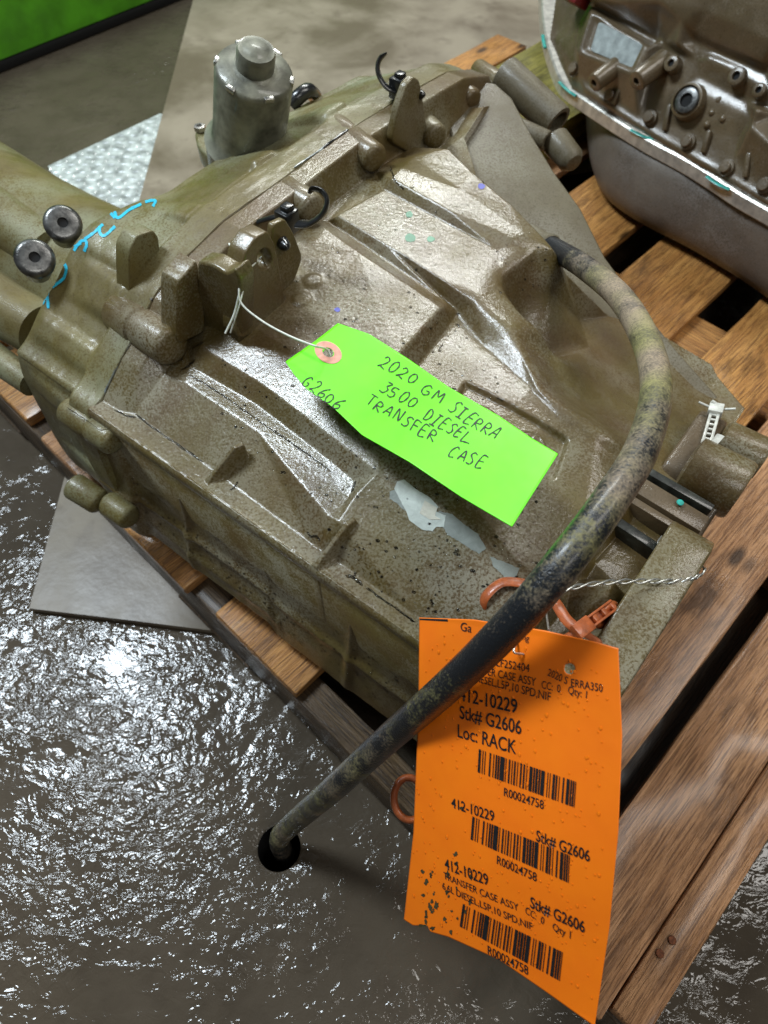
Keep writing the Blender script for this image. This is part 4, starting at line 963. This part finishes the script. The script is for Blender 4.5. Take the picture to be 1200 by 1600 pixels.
# torn code label on the case: blank remains only, following the casting
dgx = bpy.context.evaluated_depsgraph_get()
from mathutils.bvhtree import BVHTree
bvh = BVHTree.FromObject(fc, dgx); bvr = BVHTree.FromObject(rc, dgx); off_ = wloc(case)
def on_case(x_, y_, up, tree=bvh):
    d = Vector(ray(x_, y_)).normalized(); h = tree.ray_cast(Vector(C0)-off_, d)
    if h[0] is None: return None
    return A(h[0]+off_+h[1]*(up if h[1].dot(d) < 0 else -up))
def decal(nm, poly, mat, up, par=None, step=3.0, tree=bvh, ragged=0.0):
    """a thin patch pressed on the casting: outline measured on the surface, filled with a fine grid"""
    poly = [(x_+random.uniform(-1, 1)*ragged, y_+random.uniform(-1, 1)*ragged) for x_, y_ in poly]
    pl = []
    for i in range(len(poly)):
        a_, b_ = A(poly[i]), A(poly[(i+1) % len(poly)]); m_ = max(int(np.hypot(*(b_-a_))/step), 1)
        for k in range(m_): pl.append(a_+(b_-a_)*k/m_+np.random.uniform(-1, 1, 2)*ragged*.4)
    pts = [Vector(q) for q in pl]; n0 = len(pts); ee = [(i, (i+1) % n0) for i in range(n0)]
    xs_ = [q.x for q in pts]; ys_ = [q.y for q in pts]; gx, gy = np.meshgrid(np.arange(min(xs_), max(xs_), step), np.arange(min(ys_), max(ys_), step))
    ii = inside([tuple(q) for q in pl], gx, gy); pts += [Vector((a_, b_)) for a_, b_ in zip(gx[ii], gy[ii])]
    ov, _, of, _, _, _ = delaunay_2d_cdt(pts, ee, [], 1, 1e-4); V = []
    for q in ov:
        w_ = on_case(q.x, q.y, up, tree); V.append(w_ if w_ is not None else (V[-1] if V else A([0, 0, 0])))
    me = mesh(nm, V, [tuple(f) for f in of])
    if par is None: return link(nm, me, mat, None, True, None, base=V[0])
    return link(nm, me, mat, par, True)
st = decal('torn_label', [(620, 752), (632, 750), (650, 764), (672, 778), (684, 792), (682, 800), (697, 806), (694, 824), (682, 824), (676, 830), (660, 828), (640, 812), (636, 800), (622, 776), (616, 764)], MAT['sticker'], .0006, None, 3, ragged=.8)
tag(st, 'torn remains of a pale sticker on the casing under the green tag', 'sticker')
decal('glue_trace', [(684, 800), (706, 804), (724, 820), (748, 836), (758, 858), (748, 866), (722, 850), (700, 834), (690, 820)], MAT['residue'], .0004, st, 3, ragged=2)
decal('glue_trace', [(766, 868), (790, 878), (812, 888), (800, 912), (788, 902), (772, 884)], MAT['residue'], .0004, st, 3, ragged=2)
decal('glue_trace', [(608, 768), (618, 766), (628, 786), (634, 798), (622, 790), (610, 778)], MAT['residue'], .0004, st, 3, ragged=1.5)
decal('bare_paper', [(664, 782), (684, 794), (680, 806), (690, 812), (672, 812), (656, 802)], m_simple('cream_paper', (.62, .60, .50), .6), .0010, st, 3)
# paint dots and marker strokes
for (x_, y_, r, m) in ((640, 336, 7, 'teal'), (640, 372, 9, 'teal'), (673, 374, 7, 'teal'), (752, 291, 6, 'violet'), (527, 484, 5, 'violet')):
    o = decal('paint_dab', [(x_+r*math.cos(a)*random.uniform(.7, 1.1), y_+r*.8*math.sin(a)*random.uniform(.7, 1.1)) for a in np.linspace(0, 2*math.pi, 9, endpoint=False)], m_simple('dab', (.16, .33, .22) if m == 'teal' else (.12, .13, .52), .5), .0004, case, 2.5)
def marker(pts, w):
    L = catmull([A([p[0]+9, p[1]+8, 0]) for p in pts], 5); V = []; Fs = []
    for k in range(len(L)):
        t_ = nrm(L[min(k+1, len(L)-1)]-L[max(k-1, 0)]); n_ = A([-t_[1], t_[0]])
        for s_ in (-1, 1):
            q = L[k][:2]+n_*w*s_*random.uniform(.75, 1.1); h = None
            for kk in range(14):
                h = on_case(q[0]+kk*2.0, q[1]+kk*1.4, .0006, bvr)
                if h is not None: break
            V.append(h if h is not None else (V[-2] if len(V) > 1 else PU(q[0], q[1], -.64)))
    Fs = [(2*k, 2*k+1, 2*k+3, 2*k+2) for k in range(len(L)-1)]; link('marker_stroke', mesh('marker_stroke', V, Fs), MAT['blueink'], case, False)
for s_ in ([(54, 462), (58, 450), (63, 447), (66, 460), (67, 474)], [(54, 462), (60, 464)], [(92, 404), (95, 412), (92, 425), (86, 432)], [(86, 432), (80, 436), (73, 441)], [(107, 384), (115, 372), (124, 368), (127, 375), (123, 385)], [(124, 366), (138, 356), (152, 343)],
           [(108, 378), (118, 372)], [(146, 348), (148, 358), (156, 360), (171, 346)], [(164, 326), (171, 333)], [(170, 323), (176, 333), (194, 320), (212, 311)], [(218, 308), (228, 306), (234, 307), (230, 315)]): marker(s_, 2.4)

# beads of water on the casing and its side wall
def beads(n, quad, tree_obj, rlo, rhi, par, name='water_drops'):
    tree = BVHTree.FromObject(tree_obj, bpy.context.evaluated_depsgraph_get()); off2 = wloc(par); V = []; Fs = []; tl, tr, bl, br = [A(q, float) for q in quad]
    for _ in range(n):
        f, g = random.random(), random.random(); q = (tl+(tr-tl)*f)*(1-g)+(bl+(br-bl)*f)*g; d = Vector(ray(*q)).normalized(); h = tree.ray_cast(Vector(C0)-off2, d)
        if h[0] is None: continue
        nn = A(h[1]) if h[1].dot(d) < 0 else -A(h[1]); c = A(h[0]+off2); x = nrm(np.cross(nn, A([.3, .9, .1]))); y = np.cross(nn, x); r = rlo+(rhi-rlo)*random.random()**3; k0 = len(V); st = random.uniform(1, 1.7)
        for rr, zz in ((1, -.05), (.82, .3), (.45, .48), (0, .54)):
            for k in range(9): a = 2*math.pi*k/9; V.append(c+x*r*rr*math.cos(a)*st+y*r*rr*math.sin(a)+nn*r*zz)
        for j in range(3):
            for k in range(9): Fs.append((k0+j*9+k, k0+j*9+(k+1) % 9, k0+(j+1)*9+(k+1) % 9, k0+(j+1)*9+k))
    o = link(name, mesh(name, V, Fs), MAT['water'], par, True); tag(o, kind='stuff')
sw = [c for c in case.children if c.name.startswith('side_wall')][0]
beads(700, ((190, 730), (640, 1050), (240, 830), (610, 1110)), sw, .0004, .0013, case)
beads(900, ((200, 520), (650, 300), (650, 980), (900, 880)), fc, .0004, .0016, case)
beads(160, ((600, 260), (760, 200), (800, 480), (900, 420)), fc, .0004, .0014, case)

# small runs of standing water along the lip and benches
def water_run(pts, r, name='water_run'):
    L = catmull([A([*q, 0]) for q in pts], 7); W_ = []
    for q in L:
        h = on_case(q[0]+random.uniform(-.8, .8), q[1]+random.uniform(-.8, .8), .0001)
        if h is not None: W_.append(h)
    if len(W_) < 3: return
    rr = [r*random.uniform(.55, 1.2) for _ in W_]; rr[0] *= .3; rr[-1] *= .3
    o = tube(name, W_, rr, MAT['water'], case, 8, sharp=None)
for pts, r in (([(213, 648), (250, 676), (285, 700), (318, 722)], .0011), ([(178, 640), (200, 650), (212, 652)], .0012), ([(372, 752), (366, 762), (360, 766)], .0010), ([(480, 830), (486, 838), (496, 838), (500, 846)], .0010),
               ([(540, 900), (552, 902), (566, 914)], .0018), ([(556, 892), (553, 903)], .0013), ([(572, 918), (600, 938), (626, 956), (648, 972)], .0011), ([(283, 578), (295, 572), (304, 562)], .0012), ([(296, 586), (340, 612), (380, 640), (420, 668), (470, 702), (520, 738)], .0009),
               ([(556, 752), (552, 764), (548, 768)], .0011), ([(692, 538), (686, 546)], .0009), ([(446, 462), (438, 474)], .0010), ([(300, 545), (318, 535)], .0010), ([(610, 262), (618, 282), (632, 296)], .0012)): water_run(pts, r)

# ================================================================== SECOND GEARBOX, upper right
def gearbox():
    zr = .285
    rl = [P(800, -160, zr), P(838, -40, zr), P(846, 40, zr), P(856, 90, zr), P(874, 132, zr), P(905, 162, zr), P(1000, 222, zr), P(1070, 262, zr), P(1140, 305, zr), P(1210, 348, zr), P(1330, 425, zr)]
    g = root('automatic_gearbox', 'brown oily gearbox with pale flange edge standing on the pallet behind', 'gearbox', A([rl[7][0], rl[7][1]+.1, .14]))
    rp = catmull(rl, 8)
    # rail: pale flat-edged flange
    V = []; Fs = []
    n = len(rp); cen = P(1250, -60, zr)
    pr = [(-.03, .012), (-.003, .0125), (.0, .010), (.002, -.008), (-.001, -.011), (-.02, -.012)]
    for i, p in enumerate(rp):
        t_ = nrm(rp[min(i+1, n-1)]-rp[max(i-1, 0)]); o_ = np.cross(t_, eZ); o_ = o_ if o_@(p-cen) > 0 else -o_
        wob = .003*math.exp(-((i-48)/5)**2)+.003*math.exp(-((i-66)/4)**2)+.003*math.exp(-((i-34)/4)**2)
        for a_, b_ in pr: V.append(p+o_*(a_+wob)+eZ*b_)
    k = len(pr)
    for i in range(n-1):
        for j in range(k-1): Fs.append((i*k+j, i*k+j+1, (i+1)*k+j+1, (i+1)*k+j))
    link('flange_edge', mesh('flange_edge', V, Fs), MAT['rail'], g, True, 40)
    for (x_, y_, x2, y2) in ((874, 128, 900, 150), (985, 203, 1022, 218), (1104, 276, 1140, 296), (848, 55, 852, 75)):
        pts = catmull([P(x_, y_, zr+.012), P((x_+x2)/2, (y_+y2)/2+2, zr+.012), P(x2, y2, zr+.012)], 5); tube('paint_mark', pts, .0035, MAT['teal'], g, 8, flat=.5)
    # pan below the rail
    V = []; Fs = []
    pp = catmull([P(925, 20, zr), P(932, 90, zr), P(946, 160, zr), P(975, 200, zr), P(1030, 234, zr), P(1100, 272, zr), P(1160, 310, zr), P(1230, 354, zr), P(1340, 425, zr)], 10); n2 = len(pp)
    ps_ = [(-.003, -.004), (.004, -.014), (.005, -.03), (.004, -.06), (.002, -.085), (-.004, -.108), (-.014, -.126), (-.03, -.137), (-.06, -.1395), (-.3, -.14)]
    for i, p in enumerate(pp):
        t_ = nrm(pp[min(i+1, n2-1)]-pp[max(i-1, 0)]); o_ = np.cross(t_, eZ); o_ = o_ if o_@(p-cen) > 0 else -o_
        bul = .024*math.exp(-((i-40)/16)**2)
        for j, (a_, b_) in enumerate(ps_): V.append(p+o_*(a_+bul*min(j/4, 1))+eZ*b_)
    k = len(ps_)
    for i in range(n2-1):
        for j in range(k-1): Fs.append((i*k+j, i*k+j+1, (i+1)*k+j+1, (i+1)*k+j))
    link('oil_pan', mesh('oil_pan', V, Fs), MAT['pan'], g)
    # body relief above the rail
    Ax = nrm(rl[8]-rl[6]); back = np.cross(eZ, Ax); back = back if back[1] > 0 else -back
    B = nrm(back*.50+eZ*.87); N = nrm(np.cross(Ax, B)); N = N if N@(C0-rl[6]) > 0 else -N
    O = rl[6]+eZ*.012+back*.012
    def q(*pts):
        r = []
        for (x_, y_, h) in pts:
            p = PP(x_, y_, O, N, h)-O; r.append((float(p@Ax), float(p@B), h))
        return r
    L = []
    L.append(q((905, 148, .0), (1000, 212, .0), (1130, 288, .0), (1215, 340, .0))); L.append(q((915, 142, .012), (1000, 200, .012), (1130, 276, .012), (1215, 328, .012)))
    L.append(q((925, 132, .010), (1000, 184, .010), (1130, 262, .010), (1215, 314, .010)))
    L.append(q((890, 130, .0), (868, 60, .0), (862, -20, -.01))); L.append(q((905, 118, .012), (900, 60, .012), (900, -20, .0)))
    # label box, raised with recessed window
    L.append(q((907, 84, .030), (928, 20, .030), (1022, 68, .030), (998, 122, .030), (907, 84, .030))); L.append(q((896, 100, .010), (912, 30, .012), (925, 8, .012), (1032, 62, .012), (1012, 128, .010)))
    L.append(q((916, 82, .030), (932, 28, .030), (1012, 70, .030), (993, 113, .030), (916, 82, .030))); L.append(q((919, 80, .026), (934, 32, .026), (1008, 71, .026), (991, 109, .026), (919, 80, .026)))
    # band to the right of the label, step and big block
    L.append(q((1040, 70, .018), (1090, 95, .018), (1110, 85, .020))); L.append(q((1035, 20, .040), (1072, 40, .040), (1060, 75, .034)))
    L.append(q((1090, 66, .020), (1200, 112, .020))); L.append(q((1106, 20, .045), (1150, 40, .045), (1215, 70, .045))); L.append(q((1092, 56, .030), (1195, 105, .032)))
    L.append(q((925, 0, .045), (980, 10, .05), (1040, 10, .05))); L.append(q((900, -60, .03), (1060, -60, .06), (1215, -60, .06)))
    L.append(q((1110, 92, .024), (1215, 152, .024))); L.append(q((1098, 120, .014), (1170, 160, .014), (1215, 180, .014))); L.append(q((1075, 135, .016), (1180, 186, .016), (1160, 215, .012)))
    L.append(q((1185, 170, .036), (1175, 200, .030), (1215, 235, .026)))
    L.append(q((1060, 200, .010), (1150, 250, .010)))
    L = [[(a_, b_, h_*1.35) for a_, b_, h_ in l_] for l_ in L]
    lo = q((860, 345, 0))[0]; xs, ys, G = relief_grid(L, (-.36, -.02), (.42, .46), .0022, .0028)
    G += vnoise(G.shape, 20, 21)*.003
    def tw(x, y, z): return O+x[:, None]*Ax+y[:, None]*B+z[:, None]*N
    X, Y = np.meshgrid(xs, ys); cut = [q((893, 140, 0))[0][:2], q((858, 60, 0))[0][:2], q((868, -60, 0))[0][:2], (-.2, .46), (.42, .46), (.42, -.004), (-.09, -.004)]
    link('housing', relief_mesh('housing', xs, ys, G, tw, inside(cut, X, Y), None), MAT['trans'], g)
    def up(x_, y_, h): return PP(x_, y_, O, N, h*1.35+.0005)
    plate('label', rounded([up(922, 79, .0278), up(936, 33, .0275), up(1006, 71, .0275), up(990, 107, .0275)], 3, .1), N, .003, m_simple('pale_label', (.36, .41, .40), .5, 0, .2, .18, 70), g, .0006)
    def bossn(x_, y_, h, r, ln, hole_, mat='trans', axd=None):
        p = up(x_, y_, h); d_ = axd if axd is not None else N; o_ = lathe('stud_boss', p, d_, [(-ln, r*1.1), (-.004, r), (-.001, r*.95), (0, r*.82), (.0003, hole_), (-.006, hole_*.95), (-.006, 0)], MAT[mat], g, 28)
        lathe('bore', p, d_, [(-.0055, hole_*.95), (-.0045, hole_*.9), (-.0044, 0)], MAT['dark'], o_, 16); return o_
    dn = nrm(N*.7-B*.7)
    bossn(928, 130, .045, .015, .06, .006, axd=dn); bossn(994, 127, .045, .016, .06, .006, axd=dn)
    bossn(1072, 156, .026, .026, .03, .021); bossn(1072, 156, .030, .019, .02, .010, 'grom')
    lathe('plug', up(1072, 156, .024), N, [(0, .011), (.001, .006), (.0015, 0)], m_simple('copper_plug', (.30, .16, .08), .35, .8), g, 20)
    for (x_, y_) in ((898, 108), (1016, 184), (1135, 262), (1190, 198), (955, 150), (1075, 222), (1195, 290)):
        o_ = lathe('bolt', up(x_, y_, .012), N, [(0, .0125), (.003, .012), (.0032, .0085), (.010, .0085), (.011, .0075), (.0112, 0)], MAT['trans'], g, 12)
    for (x_, y_, r_, l_) in ((1048, 98, .012, .02), (1150, 118, .013, .02), (1085, 30, .012, .02), (1160, 8, .014, .02), (1185, 140, .010, .02)): bossn(x_, y_, .030, r_, l_+.02, r_*.45)
    for (qa, qb) in (((960, 165), (975, 128)), ((1040, 205), (1048, 165)), ((1100, 240), (1110, 205)), ((1165, 278), (1172, 240))):
        a_ = up(*qa, .009); b_ = up(*qb, .012); x_ = nrm(b_-a_); box('stiffening_rib', a_, x_, np.cross(N, x_), N, (0, -.004, -.01), (float(np.linalg.norm(b_-a_)), .004, .008), MAT['trans'], g, .002)
    for (x_, y_) in ((1124, 157), (1113, 176), (1130, 186), (1105, 195)):
        lathe('cast_pip', up(x_, y_, .012), N, [(0, .006), (.004, .005), (.006, .003), (.0065, 0)], MAT['trans'], g, 14)
    box('red_connector', up(905, -4, .035), Ax, B, N, (-.03, -.012, -.02), (.012, .02, .02), m_simple('dark_red_plastic', (.16, .012, .012), .4), g, .003)
gearbox()
